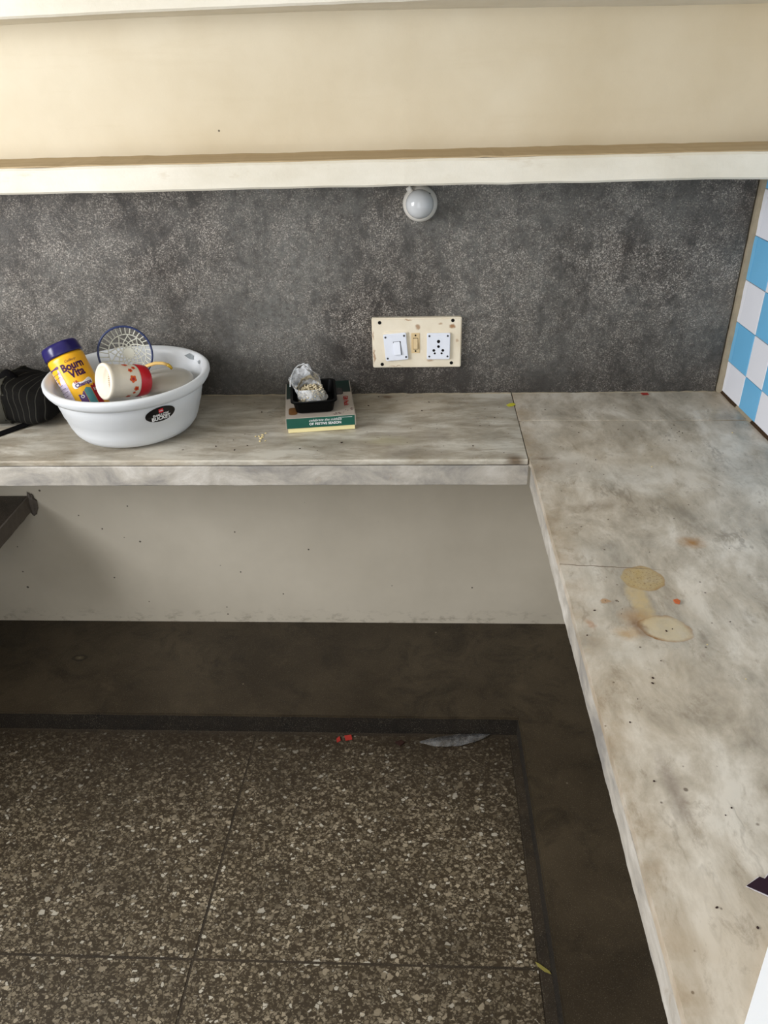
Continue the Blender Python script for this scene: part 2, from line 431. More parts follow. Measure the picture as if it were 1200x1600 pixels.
# back wall: three bands of different finish, each its own depth
wb = struct('wall_back', box_bm(XL-.1, XR+.35, .02, .14, -.05, ZC+.1), M_cream)
link_mesh('lower_plaster', box_bm(XL, XR+.02, 0, .03, .03, HC-.05), M_under, wb)
bm = bmesh.new()
nx, nz = 60, 12
x0, x1, z0, z1 = XL, .783, HC-.03, HS+.01
gridv = [[bm.verts.new((x0+(x1-x0)*i/nx, -.001+.0012*noise.noise(Vector((i*.4, 0, j*.5))), z0+(z1-z0)*j/nz)) for j in range(nz+1)] for i in range(nx+1)]
for i in range(nx):
    for j in range(nz): bm.faces.new((gridv[i][j], gridv[i+1][j], gridv[i+1][j+1], gridv[i][j+1]))
ext = bmesh.ops.extrude_face_region(bm, geom=bm.faces[:])
for v in ext['geom']:
    if isinstance(v, bmesh.types.BMVert): v.co.y = .03
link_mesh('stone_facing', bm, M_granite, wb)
# upper band of plaster stands a little proud and ripples
bm = bmesh.new(); nx, nz = 80, 16; x0, x1, z0, z1 = XL, XR+.05, HS+TS-.02, 1.64
gv = [[bm.verts.new((x0+(x1-x0)*i/nx, -.002+.003*noise.noise(Vector((i*.12, 5, j*.2))), z0+(z1-z0)*j/nz)) for j in range(nz+1)] for i in range(nx+1)]
for i in range(nx):
    for j in range(nz): bm.faces.new((gv[i][j], gv[i+1][j], gv[i+1][j+1], gv[i][j+1]))
ext = bmesh.ops.extrude_face_region(bm, geom=bm.faces[:])
for v in ext['geom']:
    if isinstance(v, bmesh.types.BMVert): v.co.y = .03
link_mesh('upper_plaster', bm, M_cream, wb)
# mortar bead in the corner and along the worktop
bm = bmesh.new(); N = 46; vs_ = []
for i in range(N+1):
    z = HC+(HS-HC)*i/N; wv = .0015*noise.noise(Vector((0, 0, z*40)))+.0015*noise.noise(Vector((3, 0, z*90)))
    xa, xb, yf = .7865+wv, .800, -.008+.003*noise.noise(Vector((9, 0, z*30)))
    vs_.append([bm.verts.new(p) for p in ((xa, .005, z), (xa+.002, yf, z), (xb, yf-.004, z), (xb, .005, z))])
for A, B in zip(vs_, vs_[1:]):
    for k in range(3): bm.faces.new((A[k], A[k+1], B[k+1], B[k]))
link_mesh('mortar_bead', bm, M_mortar, wb)
# right wall (turned a touch) with its chequered tiles
wr = struct('wall_right', box_bm(0.008, .14, YR-.1, .1, -.05, ZC+.1), M_room)
wr.location = (XR, 0, 0); wr.rotation_euler = (0, 0, math.atan(AR))
M_tw = plain('white_glaze', sr(226, 228, 236), .18, .5, .04, 9)
M_tb = plain('blue_glaze', sr(112, 184, 228), .18, .5, .10, 6)
M_grout = plain('brown_grout', sr(150, 128, 108), .9, .2, .2, 80)
gb = link_mesh('grout_bed', box_bm(.003, .01, -2.06, -.004, HC+.004, 1.36), M_grout, wr)
TW, TH = .0850, .0972
tile_me = {}
for key, mt in (('w', M_tw), ('b', M_tb)):
    b = box_bm(0, .006, -TW/2+.0006, TW/2-.0006, -TH/2+.0006, TH/2-.0006, .0009, 1)
    me = bpy.data.meshes.new('wall_tile'); b.to_mesh(me); b.free(); me.materials.append(mt); tile_me[key] = me
zt0 = .8815
for c in range(24):
    for r in range(-1, 6):
        ya = -.0275-(c-.0)*TW; zb = zt0+(r)*TH
        key = 'w' if (c+r) % 2 else 'b'
        if r == -1:
            key = 'w' if c % 2 == 0 else 'b'
        me = tile_me[key]
        z_lo, z_hi = zb, zb+TH
        o = bpy.data.objects.new('tile', me); COL.objects.link(o); o.parent = wr
        yy = ya-TW/2; zc = (z_lo+z_hi)/2; o.location = (0+random.uniform(-.0004, .0004), yy, zc)
        if r == -1:
            hh = zt0-(HC+.006); o.scale = (1, 1, hh/TH); o.location.z = HC+.006+hh/2
        o.rotation_euler = (0, random.uniform(-.003, .003), random.uniform(-.003, .003))
# slivers of white tile closing the row against the corner bead
for r in range(-1, 5):
    if r % 2 == 0: key = 'b'
    else: key = 'w'
    zb = zt0+r*TH; hh = TH
    if r == -1: hh = zt0-(HC+.006); zb = HC+.006
    o = bpy.data.objects.new('tile', tile_me[key]); COL.objects.link(o); o.parent = wr
    o.location = (0, -.0275+.009, zb+hh/2); o.scale = (1, .018/TW, hh/TH)
# rest of the room, seen only by the light
struct('floor', box_bm(XL-.1, XR+.35, YR-.1, .1, -.06, -.0014), M_fillet)
struct('ceiling', box_bm(XL-.1, XR+.35, YR-.1, .14, ZC, ZC+.1), M_room)
bm = bmesh.new()
for (ya, yb, za, zb) in ((YR-.1, -2.0, -.05, ZC), (-.9, .14, -.05, ZC), (-2.0, -.9, -.05, 1.05), (-2.0, -.9, 2.2, ZC)):
    box_bm(XL-.12, XL, ya, yb, za, zb, bm=bm)
struct('wall_left', bm, M_room)
bm = bmesh.new()
for (xa, xb, za, zb) in ((XL, -.9, -.05, ZC), (.2, XR+.3, -.05, ZC), (-.9, .2, 2.1, ZC)):
    box_bm(xa, xb, YR-.12, YR, za, zb, bm=bm)
struct('wall_rear', bm, M_room)
M_frame = plain('window_paint', sr(120, 104, 84), .5, .4)
wf = struct('window_1', (lambda b: [box_bm(XL-.10, XL-.04, -2.0, -1.95, 1.05, 2.2, bm=b), box_bm(XL-.10, XL-.04, -.95, -.9, 1.05, 2.2, bm=b), box_bm(XL-.10, XL-.04, -1.95, -.95, 1.05, 1.10, bm=b), box_bm(XL-.10, XL-.04, -1.95, -.95, 2.15, 2.2, bm=b), b][-1])(bmesh.new()), M_frame)

# floor tiles: large terrazzo slabs with open joints
fl = bpy.data.objects['floor']
YJ = -.9840
def slab(x0, x1, y0, y1, skew=0, skr=None):
    if skr is None: skr = skew
    g = .0013
    b = bmesh.new(); o = [(x0+g, y0+g), (x1-g, y0+g), (x1-g-skew*0, y1-g), (x0+g, y1-g)]
    o = [(x0+g-skew, y0+g), (x1-g-skr, y0+g), (x1-g, y1-g), (x0+g, y1-g)]
    prism_bm(o, -.03, random.uniform(-.0006, .0004), .0015, b)
    t = link_mesh('tile', b, M_terr, fl); return t
XJ = -.3800
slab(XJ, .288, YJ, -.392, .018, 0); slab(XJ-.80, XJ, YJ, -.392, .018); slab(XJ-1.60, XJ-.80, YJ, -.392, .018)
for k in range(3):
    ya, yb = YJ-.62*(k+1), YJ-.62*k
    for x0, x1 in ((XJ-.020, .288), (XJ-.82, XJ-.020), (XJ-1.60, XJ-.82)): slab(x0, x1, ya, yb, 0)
# mortar strips between the tiles and the plinth
rough_box('edge_mortar', .2885, .311, -2.9, -.385, -.02, -.0010, M_fillet, fl, .02, .0012, .001, 40)
# L shaped cement plinth under the worktops
XK, HK, DK = .3059, .0578, .3837
bm = bmesh.new()
outl = []
n = 60
for i in range(n+1):
    x = XL+(XK-XL)*i/n; outl.append((x, -DK+.0016*noise.noise(Vector((x*14, 0, 0)))+.0008*noise.noise(Vector((x*60, 0, 0)))))
for i in range(1, n+1):
    y = -DK-(3.0-DK)*i/n; outl.append((XK+.0046*(-y)+.0012*noise.noise(Vector((0, y*20, 2))), y))
outl += [(1.0, -3.0), (1.0, .05), (XL, .05)]
outl = outl[::-1]
a = [bm.verts.new((x, y, -.02)) for x, y in outl]; b = [bm.verts.new((x, y, HK)) for x, y in outl]
tf = bm.faces.new(b); tf.material_index = 0; bm.faces.new(a[::-1])
for i in range(len(a)):
    f = bm.faces.new((a[i], a[(i+1) % len(a)], b[(i+1) % len(a)], b[i])); f.material_index = 1
bmesh.ops.recalc_face_normals(bm, faces=bm.faces)
es = [e for e in tf.edges if abs(e.verts[0].co.y) < 2.99 and e.verts[0].co.x < .5 and e.verts[1].co.x < .5 and e.verts[0].co.y < -.1 and e.verts[1].co.y < -.1]
bmesh.ops.bevel(bm, geom=es, offset=.004, segments=2, affect='EDGES')
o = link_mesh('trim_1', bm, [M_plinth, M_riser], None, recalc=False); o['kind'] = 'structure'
# ------------------------------------------------------------ worktops
D, T1, T2 = .3650, .0135, .0500
ct = empty('back_worktop', (0, 0, 0), 'long marble worktop along the dark stone wall, carrying the white tub', 'worktop')
rough_box('slab', XL, .2815, -D, -.001, HC-T1, HC, M_marb, ct, .02, .0006, .003, 18)
rough_box('fascia', XL, .284, -D+.0025, -D+.022, HC-T1-T2, HC-T1-.0022, M_fascia, ct, .02, .0010, .002, 22)
rough_box('mortar_line', -1.2, .2815, -.0045, .003, HC-.004, HC+.0016, M_mortar, ct, .008, .0022, .0006, 45)
cr = empty('right_worktop', (0, 0, 0), 'wide stained marble worktop along the blue and white tiled wall', 'worktop')
def quad_slab(name, pts, z0, z1, mat, parent, bev=.003):
    b = prism_bm(pts, z0, z1, bev); return link_mesh(name, b, mat, parent)
def edge_x(y): return XI+.0058*(-y)
rw = lambda y: XR-AR*y-.0006
# corner strip
rough_box('mortar_line', .284, .785, -.0045, .003, HC-.004, HC+.0016, M_mortar, cr, .008, .0022, .0006, 45)
quad_slab('slab', [(.2832, -.1652), (rw(-.172), -.1722), (rw(0), -.001), (.2845, -.001)], HC-T1, HC+.0003, M_marr, cr, .001)
bm = bmesh.new(); out = []
n = 90
for i in range(n+1):
    y = -.1668-(2.05-.1668)*i/n; xx = edge_x(y) if y < -.36 else .2832+.0004
    chip = max(0, noise.noise(Vector((y*9, 2, 0)))-.1)*.006+.0012*noise.noise(Vector((y*70, 0, 0)))
    out.append((xx+(chip if y < -.37 else 0), y))
out += [(rw(-2.05), -2.05), (rw(-.1743), -.1743)]
prism_bm(out, HC-T1-.002, HC, .0025, bm); link_mesh('slab', bm, M_marr, cr)
for (ya, yb) in ((-.3665, -.95), (-.9515, -1.60), (-1.6015, -2.05)):
    bm = bmesh.new(); rings = []; n = 44
    for i in range(n+1):
        y = ya+(yb-ya)*i/n; x = edge_x(y)+.0012+.0012*noise.noise(Vector((y*40, 0, 5))); zz = HC-T1-T2+.002*noise.noise(Vector((y*9, 0, 1)))
        rings.append([bm.verts.new(p) for p in ((x, y, HC-T1-.003), (x+.001, y, zz), (x+.02, y, zz), (x+.02, y, HC-T1-.003))])
    for A, B in zip(rings, rings[1:]):
        for k in range(4): bm.faces.new((A[k], A[(k+1) % 4], B[(k+1) % 4], B[k]))
    bm.faces.new(rings[0]); bm.faces.new(rings[-1][::-1]); link_mesh('fascia', bm, M_fascia, cr)
# dark brown strip in the gap and crumbling mortar at the foot of the tiles
M_gap = plain('gap_brown', sr(70, 54, 40), .95, .1, .3, 90)
bm = bmesh.new(); rings = []
for i in range(61):
    y = -.002-.85*i/60; x = XR-AR*y; h = .0035+.003*noise.noise(Vector((y*30, 1, 0))); w_ = .004+.003*noise.noise(Vector((y*22, 5, 0)))
    rings.append([bm.verts.new(p) for p in ((x-w_, y, HC-.002), (x-w_*.6, y, HC+h*.6), (x+.001, y, HC+h+.003), (x+.001, y, HC-.002))])
for A, B in zip(rings, rings[1:]):
    for k in range(4): bm.faces.new((A[k], A[(k+1) % 4], B[(k+1) % 4], B[k])).material_index = 1 if noise.noise(Vector((A[0].co.y*11+2, 0, 0))) > .12 else 0
link_mesh('joint_mortar', bm, [M_gap, M_mortar], cr)
struct('wall_shade_block', box_bm(XL, -1.42, -2.7, -D-.01, 0, HC, .004), M_under)  # unseen counter-height block, added to shade the floor at the left
# carriers under the worktops: masonry pier against the right wall
struct('wall_support', box_bm(.62, XR+.0, -2.0, -.002, HK-.002, HC-T1-.003), M_under)
bpy.data.objects['wall_support'].name = 'wall_pier'

# ------------------------------------------------------------ shelves on the wall
def shelf(name, z0, th, dep, label, skew=0.0):
    e = empty(name, (0, 0, 0), label, 'shelf')
    b = bmesh.new(); n = 110; rings = []
    X0, X1 = XL, XR+.02
    for i in range(n+1):
        x = X0+(X1-X0)*i/n; nz = lambda k: .0016*noise.noise(Vector((x*9, k, z0*5)))+.0006*noise.noise(Vector((x*60, k, 0)))
        f = -dep+nz(1); zb = z0+nz(2); zt = z0+th+nz(3)
        rings.append([b.verts.new(p) for p in ((x, .01, zb), (x, f+.004, zb), (x, f, zb+.004), (x, f, zt-.004), (x, f+.005, zt), (x, .01, zt))])
    for A, B in zip(rings, rings[1:]):
        for k in range(6): b.faces.new((A[k], A[(k+1) % 6], B[(k+1) % 6], B[k]))
    b.faces.new(rings[0]); b.faces.new(rings[-1][::-1])
    link_mesh('shelf_slab', b, M_shelf, e)
    rough_box('dust_layer', X0+.01, XR-.01, -dep+.009, .0, z0+th-.0005, z0+th+.0022, M_dust, e, .02, .0016, .0006, 30)
    return e
shelf('wall_shelf', HS, TS, PS, 'long white painted shelf with a dusty brown top, just above the dark stone facing')
e = empty('upper_wall_shelf', (0, 0, 0), 'second white shelf at the very top, above the cream wall band', 'shelf')
def lerp(tab, x):
    for (a0, v0), (a1, v1) in zip(tab, tab[1:]):
        if x <= a1: return v0+(v1-v0)*max(0, (x-a0)/(a1-a0))
    return tab[-1][1]
JT = [(-1.2, 1.603), (-.8, 1.609), (-.55, 1.614), (-.15, 1.6155), (.16, 1.6116), (.53, 1.605), (.8, 1.602)]
FT = [(-1.2, 1.609), (-.75, 1.615), (-.5, 1.619), (-.13, 1.622), (.1, 1.6235), (.8, 1.628)]
b = bmesh.new(); rings = []
for i in range(111):
    x = XL+(XR+.02-XL)*i/110; zj, zf = lerp(JT, x), lerp(FT, x); f = -.12+.0016*noise.noise(Vector((x*9, 4, 0))); w_ = .001*noise.noise(Vector((x*24, 1, 7)))
    rings.append([b.verts.new(p) for p in ((x, .01, zj), (x, f+.004, zf+w_), (x, f, zf+.004+w_), (x, f, 1.672), (x, f+.005, 1.677), (x, .01, 1.677))])
for A, B in zip(rings, rings[1:]):
    for k in range(6): b.faces.new((A[k], A[(k+1) % 6], B[(k+1) % 6], B[k]))
b.faces.new(rings[0]); b.faces.new(rings[-1][::-1])
link_mesh('shelf_slab', b, M_shelf, e)
# dark stone shelf under the worktop, left
ss = empty('stone_shelf', (-1.36, 0, .5), 'dark stone shelf under the marble worktop at the left edge', 'shelf')
o = link_mesh('shelf_slab', box_bm(-.62, .318, -.34, -.002, -.042, .005, .002, 1), M_slab, ss)
bm = bmesh.new(); rings = []
for i in range(25):
    y = -.003-.335*i/24; rr = lambda k: .0025*noise.noise(Vector((y*40, k, 0)))
    rings.append([bm.verts.new(p) for p in ((.317, y, -.044), (.322+rr(1), y, -.040+rr(2)), (.322+rr(3), y, .004), (.317, y, .0045))])
for A, B in zip(rings, rings[1:]):
    for k in range(3): bm.faces.new((A[k], A[k+1], B[k+1], B[k]))
link_mesh('cut_edge', bm, M_slab_edge, ss)
bm = bmesh.new(); bmesh.ops.create_icosphere(bm, subdivisions=3, radius=1)
for v in bm.verts:
    k = 1+.5*noise.noise(v.co*2.3); v.co = Vector((.325+v.co.x*.014*k, -.004+v.co.y*.006*k, -.022+v.co.z*.034*k))
link_mesh('mortar_dab', bm, M_slab_edge, ss, True)

# ------------------------------------------------------------ switchboard
def ivory():
    m = NT('aged_ivory_paint', .45, .4)
    c = m.mix(m.ramp(m.noise(14, 5), .4, .75), sr(232, 222, 202), sr(218, 205, 180))
    x, y, z = m.sep(m.warp(70, .014, 4)); cb_ = m.n('ShaderNodeCombineXYZ'); m.L(x, cb_.inputs[0]); m.L(z, cb_.inputs[1])
    for cx, cz, rx, rz, f in ((.085, .041, .008, .006, .9), (.003, .040, .007, .006, .75), (.058, .048, .005, .004, .6), (.033, -.0446, .010, .004, .6), (-.104, -.030, .003, .022, .7), (-.104, .02, .002, .012, .6), (-.02, .057, .01, .0015, .7), (.098, .005, .004, .006, .5), (-.05, -.058, .02, .0015, .5)):
        d = m.ell(cb_.outputs[0], cx, cz, rx, rz)
        c = m.mix(m.ramp(d, .5, 1.1, f, 0), c, sr(150, 104, 58))
    c = m.mix(m.ramp(m.noise(90, 6, .8), .66, .72, 0, .6), c, sr(140, 110, 78))
    m.color(c); m.bump(m.noise(60, 4), .25, .001); return m.m
M_ivory = ivory()
M_wpl = plain('white_switch_plastic', sr(232, 236, 246), .3, .5, .06, 60)
M_cpl = plain('cream_switch_plastic', sr(222, 196, 150), .35, .5, .12, 60)
M_blk = plain('black_hole', sr(16, 13, 12), .8, .2)
M_scr = plain('tarnished_screw', sr(84, 84, 88), .4, .5, .4, 300, .8)
sb = empty('switchboard', (.046, -.001, .9365), 'cream switchboard with two white plates and a small ivory switch on dark stone', 'switchboard')
def upright(bm):  # local XY plate (z outward) -> facing -Y
    bmesh.ops.transform(bm, matrix=Matrix(((1, 0, 0, 0), (0, 0, -1, 0), (0, 1, 0, 0), (0, 0, 0, 1))), verts=bm.verts); return bm
def plate(name, w, h, z0, z1, cx, cy, mat, parent, rot=0, bev=.0012, r=.003):
    b = prism_bm(rrect(w, h, r, 3), z0, z1, bev)
    bmesh.ops.transform(b, matrix=Matrix.Translation((cx, cy, 0)) @ Matrix.Rotation(rot, 4, 'Z'), verts=b.verts)
    return link_mesh(name, upright(b), mat, parent)
def disc(name, r, z0, z1, cx, cy, mat, parent, n=14):
    b = prism_bm([(cx+r*math.cos(2*math.pi*i/n), cy+r*math.sin(2*math.pi*i/n)) for i in range(n)], z0, z1)
    return link_mesh(name, upright(b), mat, parent)
plate('board', .2155, .1235, 0, .0135, 0, 0, M_ivory, sb, 0, .0025, .004)
def L(x, z): return x-.046, z-.9365       # wall metres -> board metres
for x, z in ((-.0425, .9880), (.1320, .9915), (-.0390, .8838), (.1305, .8860)):
    cx, cy = L(x, z); disc('screw', .0042, .0125, .0141, cx, cy, M_blk, sb)
def rotpt(cx, cy, dx, dy, a): return cx+dx*math.cos(a)-dy*math.sin(a), cy+dx*math.sin(a)+dy*math.cos(a)
cx, cy = L(-.0045, .9292); A = .085
b1 = plate('switch_base', .056, .068, .0130, .0165, cx+.001, cy+.003, M_ivory, sb, -.02)
sp_ = plate('switch_plate', .0555, .0665, .0165, .0205, cx, cy, M_wpl, sb, A)
for dx, dy in ((-.0225, .0265), (.0225, .0265), (-.0225, -.0265), (.0225, -.0265)):
    px, py = rotpt(cx, cy, dx, dy, A); disc('screw', .0025, .0200, .0209, px, py, M_scr, sp_)
px, py = rotpt(cx, cy, .003, -.002, A)
plate('rocker_well', .0185, .0345, .0200, .0208, px+.0008, py-.0008, M_blk, sp_, A, .0001, .001)
bm = prism_bm(rrect(.0170, .0330, .0012, 2), .0200, .0235, .001)
for v in bm.verts:
    if v.co.z > .022: v.co.z += .0022*(-v.co.y/.0165)
bmesh.ops.transform(bm, matrix=Matrix.Translation((px, py, 0)) @ Matrix.Rotation(A, 4, 'Z'), verts=bm.verts)
link_mesh('rocker', upright(bm), M_wpl, sp_)
cx, cy = L(.0432, .9368)
ip = plate('small_switch_plate', .0205, .0500, .0130, .0148, cx, cy, M_cpl, sb, 0, .0008, .001)
plate('rocker_well', .0122, .0285, .0143, .0151, cx, cy-.001, M_blk, ip, 0, .0001, .001)
bm = prism_bm(rrect(.0110, .0260, .001, 2), .0140, .0175, .0008)
for v in bm.verts:
    if v.co.z > .016: v.co.z += .0018*(-v.co.y/.013)
bmesh.ops.transform(bm, matrix=Matrix.Translation((cx, cy, 0)), verts=bm.verts)
link_mesh('rocker', upright(bm), M_cpl, ip)
for s in (-1, 1): disc('screw', .0022, .0140, .0152, cx, cy+s*.0195, M_blk, ip)
cx, cy = L(.0985, .9298)
plate('socket_base', .0585, .0675, .0130, .0155, cx+.0005, cy+.0005, M_ivory, sb, 0)
so = plate('socket_plate', .0560, .0650, .0155, .0200, cx, cy, M_wpl, sb, -.005)
for dx, dy in ((-.022, .026), (.022, .026), (-.022, -.025), (.022, -.025)): disc('screw', .0024, .0195, .0204, cx+dx, cy+dy, M_scr, so)
for dx, dy, r in ((0, .0125, .0040), (0, -.0002, .0034), (-.0112, -.0098, .0034), (.0106, -.0098, .0034), (-.0088, -.0170, .0026), (.0078, -.0170, .0026)):
    disc('socket_hole', r, .0196, .0203, cx+dx, cy+dy, M_blk, so)

# ------------------------------------------------------------ wall lamp
M_porc = plain('lamp_porcelain', sr(214, 210, 202), .22, .6, .04)
M_bulb = NT('frosted_bulb', .16, .55); M_bulb.color(sr(198, 200, 202)); M_bulb.b.inputs['Subsurface Weight'].default_value = .25; M_bulb.b.inputs['Subsurface Radius'].default_value = (.01, .01, .01); M_bulb = M_bulb.m
wl = empty('wall_lamp', (.0548, -.001, 1.253), 'round white bulb in a wall holder under the lower shelf', 'lamp', rot=(math.radians(90), 0, 0))
link_mesh('holder', lathe_bm([(0, 0), (.0385, 0), (.0388, .006), (.0375, .013), (.033, .019), (.026, .023), (.020, .024), (0, .024)], 40), M_porc, wl, True)
bl = link_mesh('bulb', lathe_bm([(.0, .0), (.014, .0), (.016, .006), (.023, .014), (.0285, .024), (.0300, .034), (.0285, .044), (.0235, .053), (.016, .0590), (.008, .0618), (0, .0625)], 40), M_bulb, wl, True)
bl.location = (-.001, .001, .014); bl.rotation_euler = (math.radians(-8), 0, 0)
o = link_mesh('cable_entry', box_bm(-.006, .006, -.010, .012, 0, .011, .0025), M_porc, wl, True); o.location = (-.020, .027, .012); o.rotation_euler = (0, 0, math.radians(35))
o = link_mesh('screw', lathe_bm([(0, 0), (.0025, 0), (.0025, .002), (0, .002)], 10), M_blk, wl); o.location = (.020, .022, .019)

# ------------------------------------------------------------ tub and what is in it
def plastic(name, c, rough=.3, trans=.25):
    m = NT(name, rough, .5); nz = m.noise(18, 4)
    m.color(m.mix(nz, tuple(x*.93 for x in c[:3])+(1,), c))
    tr = m.n('ShaderNodeBsdfTranslucent'); tr.inputs[0].default_value = c
    mx = m.n('ShaderNodeMixShader'); mx.inputs[0].default_value = trans
    m.L(m.b.outputs[0], mx.inputs[1]); m.L(tr.outputs[0], mx.inputs[2])
    m.L(mx.outputs[0], m.t.nodes['Material Output'].inputs['Surface']); return m.m
M_tub = plastic('milky_plastic', sr(240, 243, 246), .32, .28)
TX, TY = -.609, -.190
tub = empty('plastic_tub', (TX, TY, HC+.0008), 'round milky white plastic tub standing on the left of the marble worktop', 'tub')
TUBP = [(0, 0), (.100, 0), (.116, .002), (.130, .009), (.139, .020), (.146, .036), (.1535, .062), (.1550, .0635), (.1590, .082), (.1598, .083), (.1640, .104), (.166, .117), (.1705, .1185), (.1715, .111), (.1745, .111), (.1795, .118), (.1835, .1265), (.1835, .1335), (.1805, .1365), (.1765, .1370), (.1715, .1345), (.1665, .1290), (.1635, .118), (.160, .104), (.148, .066), (.1375, .032), (.130, .020), (.120, .011), (.100, .006), (0, .005)]
link_mesh('body', lathe_bm(TUBP, 112), M_tub, tub, True)
TR = [(.146, .036), (.1535, .062), (.1550, .0635), (.1590, .082), (.1598, .083), (.1640, .104), (.166, .117)]
def tub_r(z):
    for (r0, z0), (r1, z1) in zip(TR, TR[1:]):
        if z <= z1: return r0+(r1-r0)*(z-z0)/(z1-z0)
    return .166
LA, LZ, LROT = math.radians(40.5), .0860, .03
def on_tub(off=.0008):
    def f(x, y):
        c, s = math.cos(LROT), math.sin(LROT); u, v = x*c-y*s, x*s+y*c
        z = LZ+v; r = tub_r(z)+off+.0006; a = LA+u/r
        return (r*math.sin(a), -r*math.cos(a), z)
    return f
M_lblk = plain('label_black', sr(14, 12, 14), .3, .4); M_white = plain('label_white', sr(236, 236, 236), .4, .3, .02)
M_red = plain('label_red', sr(214, 24, 44), .4, .4)
lb = link_mesh('sticker', patch_bm(on_tub(.0008), [(.0345*math.cos(2*math.pi*i/40), .0178*math.sin(2*math.pi*i/40)) for i in range(40)]), M_lblk, tub)
lb['label'] = 'black oval sticker with white lettering'
link_mesh('logo', patch_bm(on_tub(.0014), rrect(.0105, .0095, .0006, 2, .001, .0085)), M_red, lb)
text_obj('logo_letters', 'cello', .0048, M_white, lb, lambda x, y: on_tub(.0020)(x+.001, y+.0072), .0001)
text_obj('lettering', 'SHALLOW', .0078, M_white, lb, lambda x, y: on_tub(.0018)(x, y-.0035), .00025)
text_obj('lettering', 'BUCKET', .0118, M_white, lb, lambda x, y: on_tub(.0018)(x*.98, y-.0130), .0005)
# torn grip slot in the rim, drawn as grey slivers
M_slot = plain('slot_grey_plastic', sr(150, 158, 162), .25, .5, .3, 200)
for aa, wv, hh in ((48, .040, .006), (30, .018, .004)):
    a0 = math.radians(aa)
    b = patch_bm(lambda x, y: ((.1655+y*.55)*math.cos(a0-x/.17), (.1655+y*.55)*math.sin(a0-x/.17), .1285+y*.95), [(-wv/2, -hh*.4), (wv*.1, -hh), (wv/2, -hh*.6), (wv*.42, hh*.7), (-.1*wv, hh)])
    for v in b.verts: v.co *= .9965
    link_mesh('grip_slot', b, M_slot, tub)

# jar of malt powder leaning in the tub
M_yel = (lambda m: (m.color(m.mix(m.ramp(m.noise(20, 4), .3, .7), sr(250, 196, 38), sr(236, 164, 24))), m.m)[-1])(NT('yellow_label', .3, .5))
M_cap = plain('navy_lid', sr(28, 20, 92), .28, .5, .15, 20)
M_txt = plain('plum_ink', sr(64, 20, 68), .4, .3); M_teal = plain('teal_print', sr(84, 150, 156), .35, .4, .15, 90)
M_crim = plain('crimson_print', sr(176, 26, 44), .35, .4, .15, 90); M_purp = plain('purple_print', sr(92, 62, 122), .35, .4, .1, 90)
M_lil = (lambda m: (m.color(m.mix(m.ramp(m.noise(60, 4, vec=m.mapping((.3, .3, 2.2))), .4, .6), sr(226, 218, 236), sr(190, 178, 210))), m.m)[-1])(NT('lilac_panel', .35, .4))
cap_top = Vector((-.7550, -.185, 1.0000)); bot = Vector((-.6810, -.235, .843))
ax = (cap_top-bot).normalized(); JL = (cap_top-bot).length
jar = empty('drink_jar', tuple(bot), 'yellow jar with a dark blue screw lid leaning inside the white tub', 'jar')
zq = Vector((0, 0, 1)).rotation_difference(ax); jar.rotation_mode = 'QUATERNION'; jar.rotation_quaternion = zq
JR = .0410
jb = link_mesh('body', lathe_bm([(0, 0), (.036, 0), (.0405, .003), (JR, .010), (JR, JL-.040), (.0410, JL-.034), (.039, JL-.029), (.034, JL-.027), (.034, JL-.008), (0, JL-.008)], 56), M_yel, jar, True)
def capw(r, z, a): return (r*(1+.012*math.cos(8*a)), z)
link_mesh('lid', lathe_bm([(.038, JL-.028), (.0425, JL-.028), (.0430, JL-.025), (.0420, JL-.009), (.0405, JL-.003), (.037, JL), (.0, JL)], 64, wob=capw), M_cap, jar, True)
SPIN = math.radians(30)
def on_jar(off=.0005, sp=None, da=0):
    def f(x, y):
        a = SPIN+da+x/JR; return ((JR+off)*math.sin(a), -(JR+off)*math.cos(a), y)
    return f
jl = JL-.038
text_obj('brand_script', 'Cadbury', .0075, M_txt, jb, lambda x, y: on_jar(.0006)(x+.004, y+jl-.009), 0, shear=.4)
text_obj('lettering', 'Bourn', .0205, M_txt, jb, lambda x, y: on_jar(.0006)(x+.004, y*1.15+jl-.0265), .0008)
text_obj('lettering', 'Vita', .0215, M_txt, jb, lambda x, y: on_jar(.0006)(x+.006, y*1.15+jl-.0445), .0008)
link_mesh('print_patch', patch_bm(on_jar(.0004), rrect(.046, .0155, .006, 4, .006, jl-.0620)), M_white, jb)
text_obj('lettering', "LIL", .0075, M_crim, jb, lambda x, y: on_jar(.0008)(x-.006, y+jl-.0575), .0003)
text_obj('lettering', 'Champs', .0115, M_purp, jb, lambda x, y: on_jar(.0008)(x+.007, y+jl-.0675), .0005)
link_mesh('print_patch', patch_bm(on_jar(.0004), [(-.015, jl-.083), (0, jl-.079), (.0, jl-.125), (-.015, jl-.125)]), M_purp, jb)
link_mesh('print_patch', patch_bm(on_jar(.0005), [(.001, jl-.078), (.008, jl-.073), (.017, jl-.078), (.017, jl-.125), (.001, jl-.125)]), M_teal, jb)
link_mesh('print_patch', patch_bm(on_jar(.0004), [(.018, jl-.074), (.031, jl-.070), (.031, jl-.125), (.018, jl-.125)]), M_crim, jb)
text_obj('lettering', 'O', .010, M_white, jb, lambda x, y: on_jar(.0008)(x-.0075, y+jl-.093), .0003)
text_obj('lettering', '12', .008, M_white, jb, lambda x, y: on_jar(.0008)(x+.025, y+jl-.086), .0003)
link_mesh('print_panel', patch_bm(on_jar(.0004), rrect(.040, .100, .004, 4, -.048, jl-.066)), M_lil, jb)
link_mesh('print_patch', patch_bm(on_jar(.0008), rrect(.040, .0062, .003, 4, -.046, jl-.0115)), M_purp, jb)
bm = bmesh.new()
